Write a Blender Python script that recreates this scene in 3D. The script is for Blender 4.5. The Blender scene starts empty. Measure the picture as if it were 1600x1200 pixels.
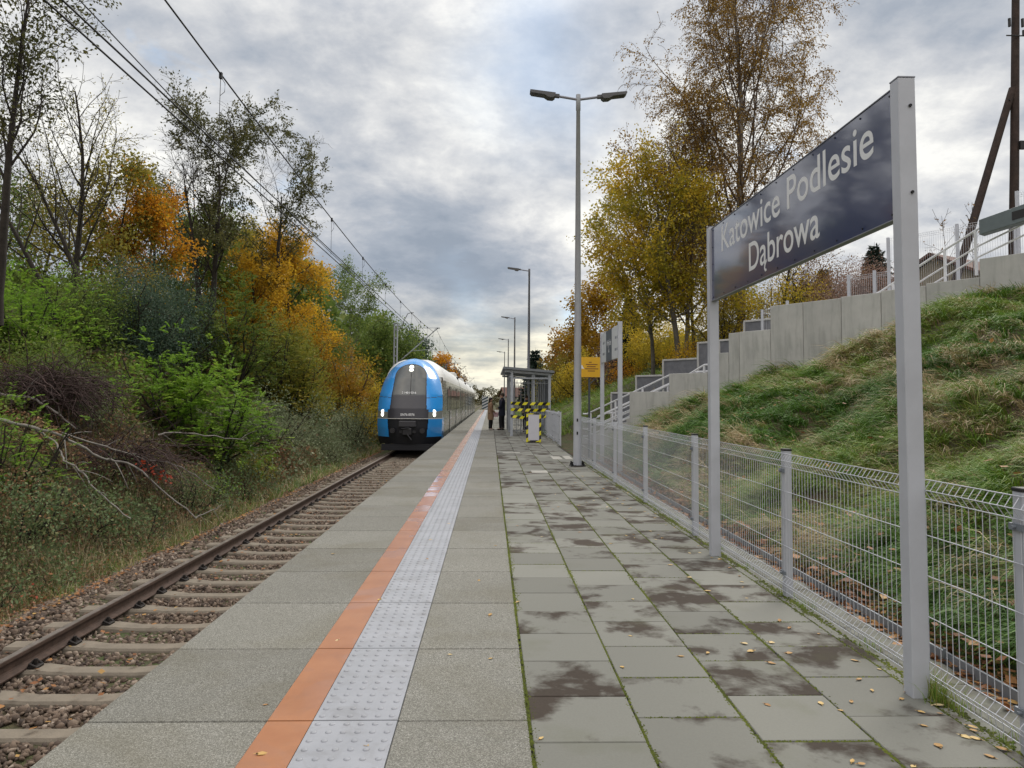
import bpy, math, random
import numpy as np
from mathutils import Vector, Matrix
PI = math.pi
rnd = random.Random(7)
scene = bpy.context.scene
COL = scene.collection

# ------------------------------------------------------------------ helpers
def tag(o, label=None, cat=None, group=None, kind=None):
    if label: o['label'] = label
    if cat: o['category'] = cat
    if group: o['group'] = group
    if kind: o['kind'] = kind
    return o

def empty(name, loc=(0, 0, 0), rz=0.0):
    o = bpy.data.objects.new(name, None)
    o.empty_display_size = 0.2
    o.location = loc
    o.rotation_euler = (0, 0, rz)
    COL.objects.link(o)
    return o

def copy_tree(o, parent=None):
    c = o.copy()
    COL.objects.link(c)
    if parent is not None:
        c.parent = parent
    for ch in [x for x in bpy.data.objects if x.parent == o]:
        copy_tree(ch, c)
    return c

def link_mesh(name, me, parent=None):
    o = bpy.data.objects.new(name, me)
    COL.objects.link(o)
    if parent is not None:
        o.parent = parent
    return o

def mesh_np(name, V, F, mat, parent=None, smooth=False, tint=None):
    V = np.ascontiguousarray(V, dtype=np.float32)
    F = np.ascontiguousarray(F, dtype=np.int32)
    me = bpy.data.meshes.new(name)
    me.vertices.add(len(V))
    me.vertices.foreach_set('co', V.ravel())
    n, k = F.shape
    me.loops.add(n * k)
    me.loops.foreach_set('vertex_index', F.ravel())
    me.polygons.add(n)
    me.polygons.foreach_set('loop_start', np.arange(n, dtype=np.int32) * k)
    if smooth:
        me.polygons.foreach_set('use_smooth', np.ones(n, dtype=bool))
    me.update(calc_edges=True)
    if tint is not None:
        a = me.attributes.new('tint', 'FLOAT', 'FACE')
        a.data.foreach_set('value', np.ascontiguousarray(tint, dtype=np.float32))
    me.materials.append(mat)
    return link_mesh(name, me, parent)

class MB:
    def __init__(s):
        s.v = []; s.f = []; s.m = []; s.sm = []; s.mi = 0
    def mat(s, i):
        s.mi = i; return s
    def add(s, V, F, smooth=False):
        b = len(s.v)
        s.v += [tuple(v) for v in V]
        for f in F:
            s.f.append([b + i for i in f]); s.m.append(s.mi); s.sm.append(smooth)
        return s
    def box(s, x0, x1, y0, y1, z0, z1, M=None, bev=0.0):
        if bev > 0:
            return s.bbox(x0, x1, y0, y1, z0, z1, bev, M)
        V = [(x0,y0,z0),(x1,y0,z0),(x1,y1,z0),(x0,y1,z0),(x0,y0,z1),(x1,y0,z1),(x1,y1,z1),(x0,y1,z1)]
        if M is not None: V = [tuple(M @ Vector(v)) for v in V]
        return s.add(V, [(0,3,2,1),(4,5,6,7),(0,1,5,4),(1,2,6,5),(2,3,7,6),(3,0,4,7)])
    def bbox(s, x0, x1, y0, y1, z0, z1, b, M=None):
        # box with chamfered vertical and top edges
        def ring(i, z): return [(x0+i,y0+b,z),(x0+b,y0+i,z),(x1-b,y0+i,z),(x1-i,y0+b,z),(x1-i,y1-b,z),(x1-b,y1-i,z),(x0+b,y1-i,z),(x0+i,y1-b,z)]
        R = [ring(0, z0), ring(0, z1-b), [(min(max(x,x0+b),x1-b), min(max(y,y0+b),y1-b), z1) for x,y,_ in ring(0, z1)]]
        V = [p for r in R for p in r]
        if M is not None: V = [tuple(M @ Vector(v)) for v in V]
        F = [tuple(range(7,-1,-1)), tuple(range(16,24))]
        for k in range(2):
            for i in range(8):
                j = (i+1) % 8
                F.append((k*8+i, k*8+j, (k+1)*8+j, (k+1)*8+i))
        return s.add(V, F)
    def tube(s, pts, r, n=8, caps=True, smooth=True, up=None):
        pts = [Vector(p) for p in pts]
        if not hasattr(r, '__len__'): r = [r]*len(pts)
        V = []; F = []
        ref = None
        for i, p in enumerate(pts):
            t = (pts[min(i+1,len(pts)-1)] - pts[max(i-1,0)]).normalized()
            if ref is None:
                ref = Vector((0,0,1)) if abs(t.z) < .9 else Vector((1,0,0))
            a = t.cross(ref)
            if a.length < 1e-5: a = t.cross(Vector((0,1,0)))
            a.normalize(); b = t.cross(a).normalized(); ref = -b if False else ref
            for k in range(n):
                an = 2*PI*k/n
                V.append(p + a*(math.cos(an)*r[i]) + b*(math.sin(an)*r[i]))
        for i in range(len(pts)-1):
            for k in range(n):
                j = (k+1) % n
                F.append((i*n+k, i*n+j, (i+1)*n+j, (i+1)*n+k))
        s.add(V, F, smooth)
        if caps:
            s.add(V[:n], [tuple(range(n-1,-1,-1))]); s.add(V[-n:], [tuple(range(n))])
        return s
    def bar(s, a, b, w, h):
        # rectangular bar from a to b, width w (horizontal) height h
        a = Vector(a); b = Vector(b); t = (b-a).normalized()
        ref = Vector((0,0,1)) if abs(t.z) < .95 else Vector((0,1,0))
        u = t.cross(ref).normalized()*(w/2); v = u.cross(t).normalized()*(h/2)
        V = [a-u-v, a+u-v, a+u+v, a-u+v, b-u-v, b+u-v, b+u+v, b-u+v]
        return s.add(V, [(0,1,2,3),(7,6,5,4),(0,4,5,1),(1,5,6,2),(2,6,7,3),(3,7,4,0)])
    def loft(s, rings, smooth=True, caps=True):
        n = len(rings[0]); V = [p for r in rings for p in r]; F = []
        for i in range(len(rings)-1):
            for k in range(n):
                j = (k+1) % n
                F.append((i*n+k, i*n+j, (i+1)*n+j, (i+1)*n+k))
        s.add(V, F, smooth)
        if caps:
            s.add(rings[0], [tuple(range(n-1,-1,-1))]); s.add(rings[-1], [tuple(range(n))])
        return s
    def sphere(s, c, r, nu=12, nv=8, sc=(1,1,1)):
        V = []; F = []
        for i in range(nv+1):
            th = PI*i/nv
            for k in range(nu):
                ph = 2*PI*k/nu
                V.append((c[0]+r*sc[0]*math.sin(th)*math.cos(ph), c[1]+r*sc[1]*math.sin(th)*math.sin(ph), c[2]+r*sc[2]*math.cos(th)))
        for i in range(nv):
            for k in range(nu):
                j = (k+1) % nu
                F.append((i*nu+k, (i+1)*nu+k, (i+1)*nu+j, i*nu+j))
        return s.add(V, F, True)
    def prism(s, poly, axis, a, b):
        # poly: 2D points; axis 0/1/2 extruded from a to b
        def P(u, v, w):
            return [(w,u,v),(u,w,v),(u,v,w)][axis]
        n = len(poly)
        V = [P(u,v,a) for u,v in poly] + [P(u,v,b) for u,v in poly]
        F = [tuple(range(n-1,-1,-1)), tuple(range(n,2*n))] + [(i,(i+1)%n,n+(i+1)%n,n+i) for i in range(n)]
        return s.add(V, F)
    def build(s, name, mats, parent=None, bevel=0.0):
        me = bpy.data.meshes.new(name)
        me.from_pydata(s.v, [], s.f)
        if not isinstance(mats, (list, tuple)): mats = [mats]
        for m in mats: me.materials.append(m)
        me.polygons.foreach_set('material_index', s.m)
        me.polygons.foreach_set('use_smooth', s.sm)
        me.update()
        o = link_mesh(name, me, parent)
        if bevel > 0:
            b = o.modifiers.new('bevel', 'BEVEL'); b.width = bevel; b.segments = 2; b.limit_method = 'ANGLE'
        return o

# ------------------------------------------------------------------ materials
class NT:
    def __init__(s, m):
        s.t = m.node_tree; s.n = s.t.nodes; s.l = s.t.links
    def __call__(s, typ, **kw):
        nd = s.n.new(typ)
        for k, v in kw.items():
            if k.startswith('i_'):
                key = k[2:]
                key = int(key) if key.isdigit() else key.replace('_', ' ')
                if hasattr(v, 'is_linked') or hasattr(v, 'links'): s.l.new(v, nd.inputs[key])
                else: nd.inputs[key].default_value = v
            else: setattr(nd, k, v)
        return nd
    def link(s, a, b): s.l.new(a, b)
    def math(s, op, a, b=0.0, c=None, clamp=False):
        nd = s.n.new('ShaderNodeMath'); nd.operation = op; nd.use_clamp = clamp
        for i, v in enumerate((a, b, c)):
            if v is None: continue
            if hasattr(v, 'links'): s.l.new(v, nd.inputs[i])
            else: nd.inputs[i].default_value = v
        return nd.outputs[0]
    def ramp(s, fac, stops, interp='LINEAR'):
        nd = s.n.new('ShaderNodeValToRGB'); cr = nd.color_ramp; cr.interpolation = interp
        while len(cr.elements) > 1: cr.elements.remove(cr.elements[0])
        for i, (p, c) in enumerate(stops):
            e = cr.elements[0] if i == 0 else cr.elements.new(p)
            e.position = p
            e.color = (*c, 1) if hasattr(c, '__len__') else (c, c, c, 1)
        s.l.new(fac, nd.inputs[0])
        return nd.outputs[0]
    def mix(s, fac, a, b, blend='MIX'):
        nd = s.n.new('ShaderNodeMix'); nd.data_type = 'RGBA'; nd.blend_type = blend
        for i, v in ((0, fac), (6, a), (7, b)):
            if hasattr(v, 'links'): s.l.new(v, nd.inputs[i])
            elif hasattr(v, '__len__'): nd.inputs[i].default_value = (*v, 1) if len(v) == 3 else v
            else: nd.inputs[i].default_value = v
        return nd.outputs[2]
    def noise(s, scale, detail=4, rough=.55, vec=None, dist=0.0, out=0):
        nd = s.n.new('ShaderNodeTexNoise')
        nd.inputs['Scale'].default_value = scale; nd.inputs['Detail'].default_value = detail
        nd.inputs['Roughness'].default_value = rough; nd.inputs['Distortion'].default_value = dist
        if vec is not None: s.l.new(vec, nd.inputs['Vector'])
        return nd.outputs[out]

def new_mat(name):
    m = bpy.data.materials.new(name); m.use_nodes = True
    t = NT(m)
    b = t.n['Principled BSDF']
    return m, t, b

def M(name, col, rough=.6, metal=0.0, var=0.0, vscale=6.0, bump=0.0, bscale=60.0, dirt=0.0, spec=None, coord='Object'):
    m, t, b = new_mat(name)
    b.inputs['Roughness'].default_value = rough
    b.inputs['Metallic'].default_value = metal
    if spec is not None: b.inputs['Specular IOR Level'].default_value = spec
    tc = t('ShaderNodeTexCoord').outputs[coord]
    c = None
    if var > 0:
        n = t.noise(vscale, 5, .6, tc)
        c = t.mix(t.ramp(n, [(.3, 0.0), (.7, 1.0)]), [x*(1-var) for x in col], [min(1, x*(1+var)) for x in col])
    if dirt > 0:
        n = t.noise(vscale*.37+.9, 7, .65, tc, dist=.4)
        d = t.ramp(n, [(.45, 0.0), (.7, dirt)])
        c = t.mix(d, c if c is not None else col, (.09, .075, .06))
    if c is not None: t.link(c, b.inputs['Base Color'])
    else: b.inputs['Base Color'].default_value = (*col, 1)
    if var > 0:
        r = t.noise(vscale*2.3, 3, .5, tc)
        t.link(t.math('MULTIPLY_ADD', r, .3, max(0.02, rough-.15)), b.inputs['Roughness'])
    if bump > 0:
        bn = t.noise(bscale, 6, .65, tc)
        bp = t('ShaderNodeBump', i_Strength=bump, i_Distance=.01); t.link(bn, bp.inputs['Height'])
        t.link(bp.outputs[0], b.inputs['Normal'])
    return m

def leaf_mat(name, stops, trans=.35, nscale=1.1, rough=.55, namp=.6):
    # colour of each leaf from its own random value and a soft drift across the plant
    m, t, b = new_mat(name)
    at = t('ShaderNodeAttribute', attribute_name='tint').outputs['Fac']
    tc = t('ShaderNodeTexCoord').outputs['Object']
    n = t.noise(nscale, 2, .5, tc)
    f = t.math('ADD', t.math('MULTIPLY', at, 1-namp), t.math('MULTIPLY', t.math('MULTIPLY_ADD', n, 2.0, -.5), namp), clamp=True)
    c = t.ramp(f, stops)
    t.link(c, b.inputs['Base Color']); b.inputs['Roughness'].default_value = rough
    b.inputs['Specular IOR Level'].default_value = .25
    tr = t('ShaderNodeBsdfTranslucent'); t.link(c, tr.inputs[0])
    mx = t('ShaderNodeMixShader'); mx.inputs[0].default_value = trans
    t.link(b.outputs[0], mx.inputs[1]); t.link(tr.outputs[0], mx.inputs[2])
    t.link(mx.outputs[0], t.n['Material Output'].inputs[0])
    return m

# ------------------------------------------------------------------ world
SUN_EL, SUN_AZ = 42.0, 38.0        # ahead of the camera, a little to the right, veiled by cloud
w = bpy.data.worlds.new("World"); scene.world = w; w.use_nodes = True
t = NT(w)
for n_ in list(t.n): t.n.remove(n_)
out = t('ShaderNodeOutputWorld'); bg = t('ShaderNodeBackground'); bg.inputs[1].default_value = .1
sky = t('ShaderNodeTexSky', sky_type='NISHITA', sun_disc=False)
sky.sun_elevation = math.radians(SUN_EL); sky.sun_rotation = math.radians(SUN_AZ)
sky.air_density = 1.0; sky.dust_density = 1.0; sky.ozone_density = 1.5
tc = t('ShaderNodeTexCoord').outputs['Generated']
nrm = t('ShaderNodeVectorMath', operation='NORMALIZE'); t.link(tc, nrm.inputs[0])
sep = t('ShaderNodeSeparateXYZ'); t.link(nrm.outputs[0], sep.inputs[0])
zc = t.math('MAXIMUM', sep.outputs[2], 0.0)
den = t.math('ADD', zc, .30)
px = t.math('DIVIDE', sep.outputs[0], den); py = t.math('DIVIDE', sep.outputs[1], den)
cv = t('ShaderNodeCombineXYZ'); t.link(px, cv.inputs[0]); t.link(py, cv.inputs[1]); cv.inputs[2].default_value = 3.7
# soft lumpy warp of direction for the big light and dark masses
wn = t('ShaderNodeTexNoise'); wn.inputs['Scale'].default_value = 1.3; wn.inputs['Detail'].default_value = 6; wn.inputs['Roughness'].default_value = .6
t.link(cv.outputs[0], wn.inputs['Vector'])
ws = t('ShaderNodeVectorMath', operation='SUBTRACT'); t.link(wn.outputs['Color'], ws.inputs[0]); ws.inputs[1].default_value = (.5, .5, .5)
wsc = t('ShaderNodeVectorMath', operation='SCALE'); t.link(ws.outputs[0], wsc.inputs[0]); wsc.inputs['Scale'].default_value = .34
wa = t('ShaderNodeVectorMath', operation='ADD'); t.link(nrm.outputs[0], wa.inputs[0]); t.link(wsc.outputs[0], wa.inputs[1])
wnm = t('ShaderNodeVectorMath', operation='NORMALIZE'); t.link(wa.outputs[0], wnm.inputs[0])
def lobe(d, k):
    v = Vector(d).normalized()
    dt = t('ShaderNodeVectorMath', operation='DOT_PRODUCT'); t.link(wnm.outputs[0], dt.inputs[0]); dt.inputs[1].default_value = v
    return t.math('EXPONENT', t.math('MULTIPLY', t.math('SUBTRACT', dt.outputs['Value'], 1.0), k))
n1 = t.noise(1.05, 9, .58, cv.outputs[0], dist=.25)
n2 = t.noise(4.0, 10, .62, cv.outputs[0], dist=.25)
val = t.math('MULTIPLY_ADD', t.math('SUBTRACT', n1, .5), 2.9, .43)
val = t.math('ADD', val, t.math('MULTIPLY', t.math('SUBTRACT', n2, .5), 1.2))
n4 = t.noise(5.2, 7, .58, cv.outputs[0], dist=.1)
bil = t.math('SUBTRACT', 1.0, t.math('ABSOLUTE', t.math('MULTIPLY_ADD', n4, 2.0, -1.0)))
val = t.math('ADD', val, t.math('MULTIPLY', t.math('SUBTRACT', bil, .80), .55))
for d, k, a in (((.05,.90,.40), 24, .46), ((-.104,.889,.446), 90, .12), ((.139,.971,.193), 170, .40), ((-.24,.882,.40), 40, -.26),
                ((-.40,.84,.44), 30, -.14), ((-.06,.96,.28), 70, -.20), ((.10,.98,.25), 90, -.12), ((.03,.99,.12), 160, -.12),
                ((-.52,.82,.23), 60, .30), ((-.30,.92,.24), 90, .16), ((.529,.80,.30), 20, -.06), ((.60,.76,.20), 60, .12)):
    val = t.math('ADD', val, t.math('MULTIPLY', lobe(d, k), a))
# streaky bright layer low above the horizon ahead
st = t('ShaderNodeMapping'); st.inputs['Scale'].default_value = (2.2, 2.2, 26); t.link(nrm.outputs[0], st.inputs[0])
n3 = t.noise(1.6, 6, .6, st.outputs[0], dist=.6)
low = t.math('MULTIPLY', t.ramp(zc, [(.0, .75), (.07, 1.0), (.115, .35), (.16, 0.0)]), t.math('MULTIPLY_ADD', lobe((0,1,.06), 9), .85, .15))
val = t.math('ADD', val, t.math('MULTIPLY', low, t.math('MULTIPLY_ADD', n3, 1.5, -.38)))
val = t.math('MAXIMUM', val, 0.0)
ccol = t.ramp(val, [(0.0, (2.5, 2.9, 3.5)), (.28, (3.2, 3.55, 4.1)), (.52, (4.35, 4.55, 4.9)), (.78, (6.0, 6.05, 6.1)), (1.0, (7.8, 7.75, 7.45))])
warm = t.mix(t.math('MULTIPLY', low, .9, clamp=True), ccol, (1.06, 1.0, .80), 'MULTIPLY')
# small blue gaps
gap = t.noise(2.7, 6, .6, cv.outputs[0], dist=.3)
gm = t.ramp(gap, [(.64, 0.0), (.70, 1.0)])
gsum = t.math('ADD', t.math('ADD', lobe((.141,.987,.083), 900), t.math('MULTIPLY', lobe((-.067,.99,.124), 1500), .3)), t.math('MULTIPLY', lobe((.087,.895,.437), 300), .6))
gm2 = t.math('MAXIMUM', t.math('MULTIPLY', gm, .55), t.math('MULTIPLY', gsum, .85), clamp=True)
skyb = t.mix(1.0, sky.outputs[0], (1.0, 1.0, 1.0), 'MULTIPLY')
blue = t.mix(.45, skyb, (5.0, 6.6, 8.4))
cc = t.mix(gm2, warm, blue)
# cloud deck is brighter overhead and behind the camera than low ahead
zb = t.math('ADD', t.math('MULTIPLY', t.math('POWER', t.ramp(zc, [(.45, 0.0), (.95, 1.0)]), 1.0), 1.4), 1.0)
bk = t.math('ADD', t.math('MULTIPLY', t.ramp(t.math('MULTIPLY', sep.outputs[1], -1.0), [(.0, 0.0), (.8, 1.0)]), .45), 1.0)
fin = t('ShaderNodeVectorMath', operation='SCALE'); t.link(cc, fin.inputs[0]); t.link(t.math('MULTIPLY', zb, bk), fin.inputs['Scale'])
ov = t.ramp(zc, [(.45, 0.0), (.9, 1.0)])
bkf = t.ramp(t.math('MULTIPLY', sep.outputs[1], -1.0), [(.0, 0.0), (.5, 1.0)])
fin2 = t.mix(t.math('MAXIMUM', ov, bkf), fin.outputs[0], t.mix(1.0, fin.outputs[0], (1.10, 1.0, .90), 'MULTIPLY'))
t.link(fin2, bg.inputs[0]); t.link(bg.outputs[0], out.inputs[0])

sl = bpy.data.lights.new('sun', 'SUN'); sl.energy = 1.5; sl.angle = math.radians(24); sl.color = (1.0, .95, .86)
so = bpy.data.objects.new('sun', sl); COL.objects.link(so)
sd = Vector((math.sin(math.radians(SUN_AZ))*math.cos(math.radians(SUN_EL)), math.cos(math.radians(SUN_AZ))*math.cos(math.radians(SUN_EL)), math.sin(math.radians(SUN_EL))))
so.rotation_euler = sd.to_track_quat('Z', 'Y').to_euler()

# ------------------------------------------------------------------ camera
cam = bpy.data.cameras.new('camera'); co = bpy.data.objects.new('camera', cam); COL.objects.link(co); scene.camera = co
yaw, pitch, roll = math.radians(1.66355), math.radians(3.43363), math.radians(.45)
F_ = Vector((math.sin(yaw)*math.cos(pitch), math.cos(yaw)*math.cos(pitch), math.sin(pitch)))
R0 = Vector((math.cos(yaw), -math.sin(yaw), 0)); U0 = R0.cross(F_)
R_ = R0*math.cos(roll) + U0*math.sin(roll); U_ = R_.cross(F_)
mw = Matrix((R_, U_, -F_)).transposed().to_4x4(); mw.translation = (0, 0, 1.5)
co.matrix_world = mw
cam.sensor_width = 36; cam.sensor_fit = 'HORIZONTAL'; cam.lens = 36*1150/1600
cam.shift_y = -.02733; cam.clip_start = .05; cam.clip_end = 3000
scene.view_settings.view_transform = 'Standard'; scene.view_settings.look = 'None'
scene.view_settings.exposure = .38; scene.view_settings.gamma = 1
scene.render.engine = 'CYCLES'
scene.cycles.max_bounces = 5; scene.cycles.diffuse_bounces = 3; scene.cycles.glossy_bounces = 3
scene.cycles.transparent_max_bounces = 8; scene.cycles.caustics_reflective = False; scene.cycles.caustics_refractive = False
# ------------------------------------------------------------------ terrain
WA = (7.65, 20.0); WD = (.5547, -.8321); WN = (.8321, .5547)      # line of the retaining wall, towards the camera; normal away
def so_(x, y):
    return (x-WA[0])*WD[0] + (y-WA[1])*WD[1], (x-WA[0])*WN[0] + (y-WA[1])*WN[1]
def wp(s, o, z=0.0):
    return (WA[0] + WD[0]*s + WN[0]*o, WA[1] + WD[1]*s + WN[1]*o, z)
FLOOR = [(-30, 0.0), (-8.0, 0.0), (-3.9, 1.36), (-2.9, 1.36), (.9, 3.0), (2.6, 3.1), (8.2, 5.35), (12, 5.4), (40, 5.4)]
def floor_z(s):
    return float(np.interp(s, [a for a, b in FLOOR], [b for a, b in FLOOR]))

_rs = np.random.RandomState(3)
_w = [(_rs.uniform(.15, 2.2), _rs.uniform(0, 2*PI), _rs.uniform(0, 2*PI)) for _ in range(26)]
def bumps(x, y):
    z = 0
    for k, a, p in _w:
        z = z + .05/k**.8*np.sin(k*(x*math.cos(a)+y*math.sin(a))*2.0+p)
    return z
def ground_z(x, y):
    x = np.asarray(x, float); y = np.asarray(y, float)
    bm = bumps(x, y)
    # left side of the cutting
    l = np.interp(-x, [0, 5.15, 5.75, 6.2, 17.5, 30, 80, 400], [-1.0, -1.0, -1.28, -1.22, 5.6, 6.6, 8, 6])
    fl = np.clip((y-170)/150, 0, 1)
    l = np.where(x < -6.0, l*(1-fl*.6) - .45*fl, l)
    l = l + bm*np.clip((-x-5.6)/1.5, 0, 1)
    # right embankment
    r = np.interp(x, [0, 2.34, 2.36, 2.75, 11.45, 13, 60, 400], [-1.0, -1.0, -.06, -.03, 3.86, 4.2, 5.5, 5.0])
    r = r + (bm*.9 + .065*np.sin(x*3.3+np.sin(y*1.3)*1.5)*np.sin(y*2.7+np.sin(x*1.7)))*np.clip((x-2.8)/1.0, 0, 1)
    s, o = (x-WA[0])*WD[0] + (y-WA[1])*WD[1], (x-WA[0])*WN[0] + (y-WA[1])*WN[1]
    fz = np.interp(s, [a for a, b in FLOOR], [b for a, b in FLOOR]) - .35
    cor = (o > .06) & (o < 2.25) & (s > -9.5)
    r = np.where(cor & (x > 2.36), np.minimum(r, fz), r)
    r = np.where((s > -9.6) & (s < -4) & (o <= .06) & (o > -1.6) & (x > 2.36), r*np.clip((-o)/1.6+.25, .25, 1), r)
    # level ground at the foot of the stairs
    fx = np.clip((x-3.9)/1.2, 0, 1); fy = np.clip(np.minimum((y-18.2)/1.2, (30.5-y)/1.5), 0, 1)
    flat = fy*(1-fx)
    r = np.where((x > 2.36), r*(1-flat) + (-.05)*flat, r)
    g = np.where(x < 0, l, r)
    # past the platform end the track bed is open on both sides
    return g

xs = np.concatenate([-np.geomspace(400, 20, 22), np.arange(-19.5, -5.0, .3), [-4.8, -2.5, -.5, 1.5, 2.34, 2.36], np.arange(2.5, 14.5, .16), np.geomspace(15, 400, 24)])
ys = np.concatenate([[-60, -30, -15, -8, -4], np.arange(-2, 34, .25), np.arange(34, 80, 1.0), np.geomspace(82, 1500, 40)])
X, Y = np.meshgrid(xs, ys, indexing='ij')
Zg = ground_z(X, Y)
V = np.stack([X, Y, Zg], -1).reshape(-1, 3)
I = np.arange(X.size).reshape(X.shape)
F = np.stack([I[:-1, :-1], I[1:, :-1], I[1:, 1:], I[:-1, 1:]], -1).reshape(-1, 4)
m, t, b = new_mat('soil_and_turf')
tc = t('ShaderNodeTexCoord').outputs['Object']
n1 = t.noise(.9, 8, .65, tc); n2 = t.noise(7, 6, .65, tc)
green = t.mix(n2, (.035, .055, .015), (.085, .105, .03))
brown = t.mix(n2, (.045, .032, .022), (.14, .10, .055))
c = t.mix(t.ramp(n1, [(.42, 0.0), (.58, 1.0)]), green, brown)
t.link(c, b.inputs['Base Color']); b.inputs['Roughness'].default_value = .95
bp = t('ShaderNodeBump', i_Strength=.9, i_Distance=.12); t.link(n2, bp.inputs['Height']); t.link(bp.outputs[0], b.inputs['Normal'])
g = mesh_np('ground', V, F, m, smooth=True); tag(g, kind='structure')

# ------------------------------------------------------------------ materials for paving
def slab_mat():
    m, t, b = new_mat('washed_concrete')
    tc = t('ShaderNodeTexCoord').outputs['Object']
    ri = t('ShaderNodeNewGeometry').outputs['Random Per Island']
    vo = t('ShaderNodeTexVoronoi', i_Scale=240.0); t.link(tc, vo.inputs['Vector'])
    sp = t.ramp(t('ShaderNodeSeparateColor', i_0=vo.outputs['Color']).outputs[0], [(.0, (.10, .10, .086)), (.35, (.175, .173, .152)), (.7, (.235, .232, .205)), (1.0, (.39, .385, .35))])
    big = t.noise(1.3, 5, .6, tc)
    c = t.mix(t.ramp(big, [(.3, 0.0), (.72, 1.0)]), sp, (.155, .152, .128), 'MIX')
    c = t.mix(.45, sp, c)
    c = t.mix(t.math('MULTIPLY', t.ramp(t.noise(.8, 6, .6, tc, dist=.5), [(.5, 0.0), (.7, 1.0)]), .45), c, (.12, .105, .06))
    v = t.math('MULTIPLY_ADD', ri, .22, .90)
    vm = t('ShaderNodeVectorMath', operation='SCALE'); t.link(c, vm.inputs[0]); t.link(v, vm.inputs['Scale'])
    t.link(vm.outputs[0], b.inputs['Base Color']); b.inputs['Roughness'].default_value = .8; b.inputs['Specular IOR Level'].default_value = .3
    bp = t('ShaderNodeBump', i_Strength=.45, i_Distance=.004); t.link(vo.outputs['Distance'], bp.inputs['Height']); t.link(bp.outputs[0], b.inputs['Normal'])
    return m
def paver_mat():
    m, t, b = new_mat('grey_paving')
    tc = t('ShaderNodeTexCoord').outputs['Object']
    ri = t('ShaderNodeNewGeometry').outputs['Random Per Island']
    off = t('ShaderNodeCombineXYZ'); t.link(t.math('MULTIPLY', ri, 37.0), off.inputs[2])
    va = t('ShaderNodeVectorMath', operation='ADD'); t.link(tc, va.inputs[0]); t.link(off.outputs[0], va.inputs[1])
    big = t.noise(2.4, 6, .60, va.outputs[0], dist=.25)
    fine = t.noise(85, 5, .7, tc)
    base = t.mix(fine, (.175, .177, .155), (.27, .272, .24))
    th = t.math('ADD', t.math('MULTIPLY_ADD', ri, .07, .462), t.math('MULTIPLY', t.math('GREATER_THAN', ri, .76), .14))
    big = t.math('ADD', t.math('MULTIPLY', big, .62), t.math('MULTIPLY', t.noise(2.2, 6, .60, tc, dist=.3), .38))
    d = t.math('MULTIPLY', t.math('SUBTRACT', big, th), 13.0, clamp=True)
    d = t.math('SUBTRACT', 1.0, d)
    far = t('ShaderNodeSeparateXYZ'); t.link(tc, far.inputs[0])
    stain = t.mix(t.noise(30, 6, .7, tc), (.042, .031, .025), (.080, .061, .048))
    c = t.mix(t.math('MULTIPLY', t.math('SUBTRACT', 1.0, d), .92), base, stain)
    c = t.mix(t.math('MULTIPLY', t.ramp(t.noise(1.7, 4, .6, tc), [(.55, 0.0), (.75, 1.0)]), .35), c, (.12, .13, .06))
    tone = t('ShaderNodeVectorMath', operation='SCALE'); t.link(c, tone.inputs[0]); t.link(t.math('MULTIPLY_ADD', t.math('FRACT', t.math('MULTIPLY', ri, 17.3)), .30, .72), tone.inputs['Scale'])
    t.link(tone.outputs[0], b.inputs['Base Color'])
    t.link(t.math('MULTIPLY_ADD', fine, .3, .6), b.inputs['Roughness']); t.link(t.math('MULTIPLY_ADD', d, .22, .10), b.inputs['Specular IOR Level'])
    bp = t('ShaderNodeBump', i_Strength=.25, i_Distance=.003); t.link(fine, bp.inputs['Height']); t.link(bp.outputs[0], b.inputs['Normal'])
    return m
def strip_mat(name, c0, c1, wet=True):
    m, t, b = new_mat(name)
    tc = t('ShaderNodeTexCoord').outputs['Object']
    n = t.noise(3.2, 5, .6, tc); f = t.noise(160, 4, .6, tc)
    c = t.mix(t.ramp(n, [(.3, 0.0), (.7, 1.0)]), c0, c1)
    c = t.mix(t.math('MULTIPLY', f, .25), c, [x*.6 for x in c0])
    grime = t.ramp(t.noise(5.5, 9, .72, tc, dist=.5), [(.50, 0.0), (.72, 1.0)])
    c = t.mix(t.math('MULTIPLY', grime, .16 if wet else .38), c, (.12, .11, .095))
    t.link(c, b.inputs['Base Color'])
    if wet:
        wn = t.noise(2.1, 3, .45, tc, dist=.6)
        wt = t.ramp(wn, [(.545, 0.0), (.56, 1.0)])
        t.link(t.math('MULTIPLY_ADD', wt, -.12, .26), b.inputs['Roughness'])
        t.link(t.math('MULTIPLY_ADD', wt, .45, .5), b.inputs['Specular IOR Level'])
    else:
        b.inputs['Roughness'].default_value = .5
    return m
m_slab = slab_mat(); m_pav = paver_mat()
m_orange = strip_mat('terracotta_strip', (.36, .145, .06), (.45, .20, .09))
m_tact = strip_mat('tactile_grey', (.31, .325, .355), (.39, .405, .44), wet=False)
m_dark = M('joint_dark', (.035, .033, .028), .95, var=.4, vscale=20)
m_conc = M('weathered_concrete', (.31, .31, .29), .85, var=.12, vscale=3, bump=.3, bscale=90, dirt=.25)
m_kerb = M('mossy_kerb', (.17, .175, .15), .9, var=.25, vscale=9, bump=.5, bscale=70, dirt=.5)

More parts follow.
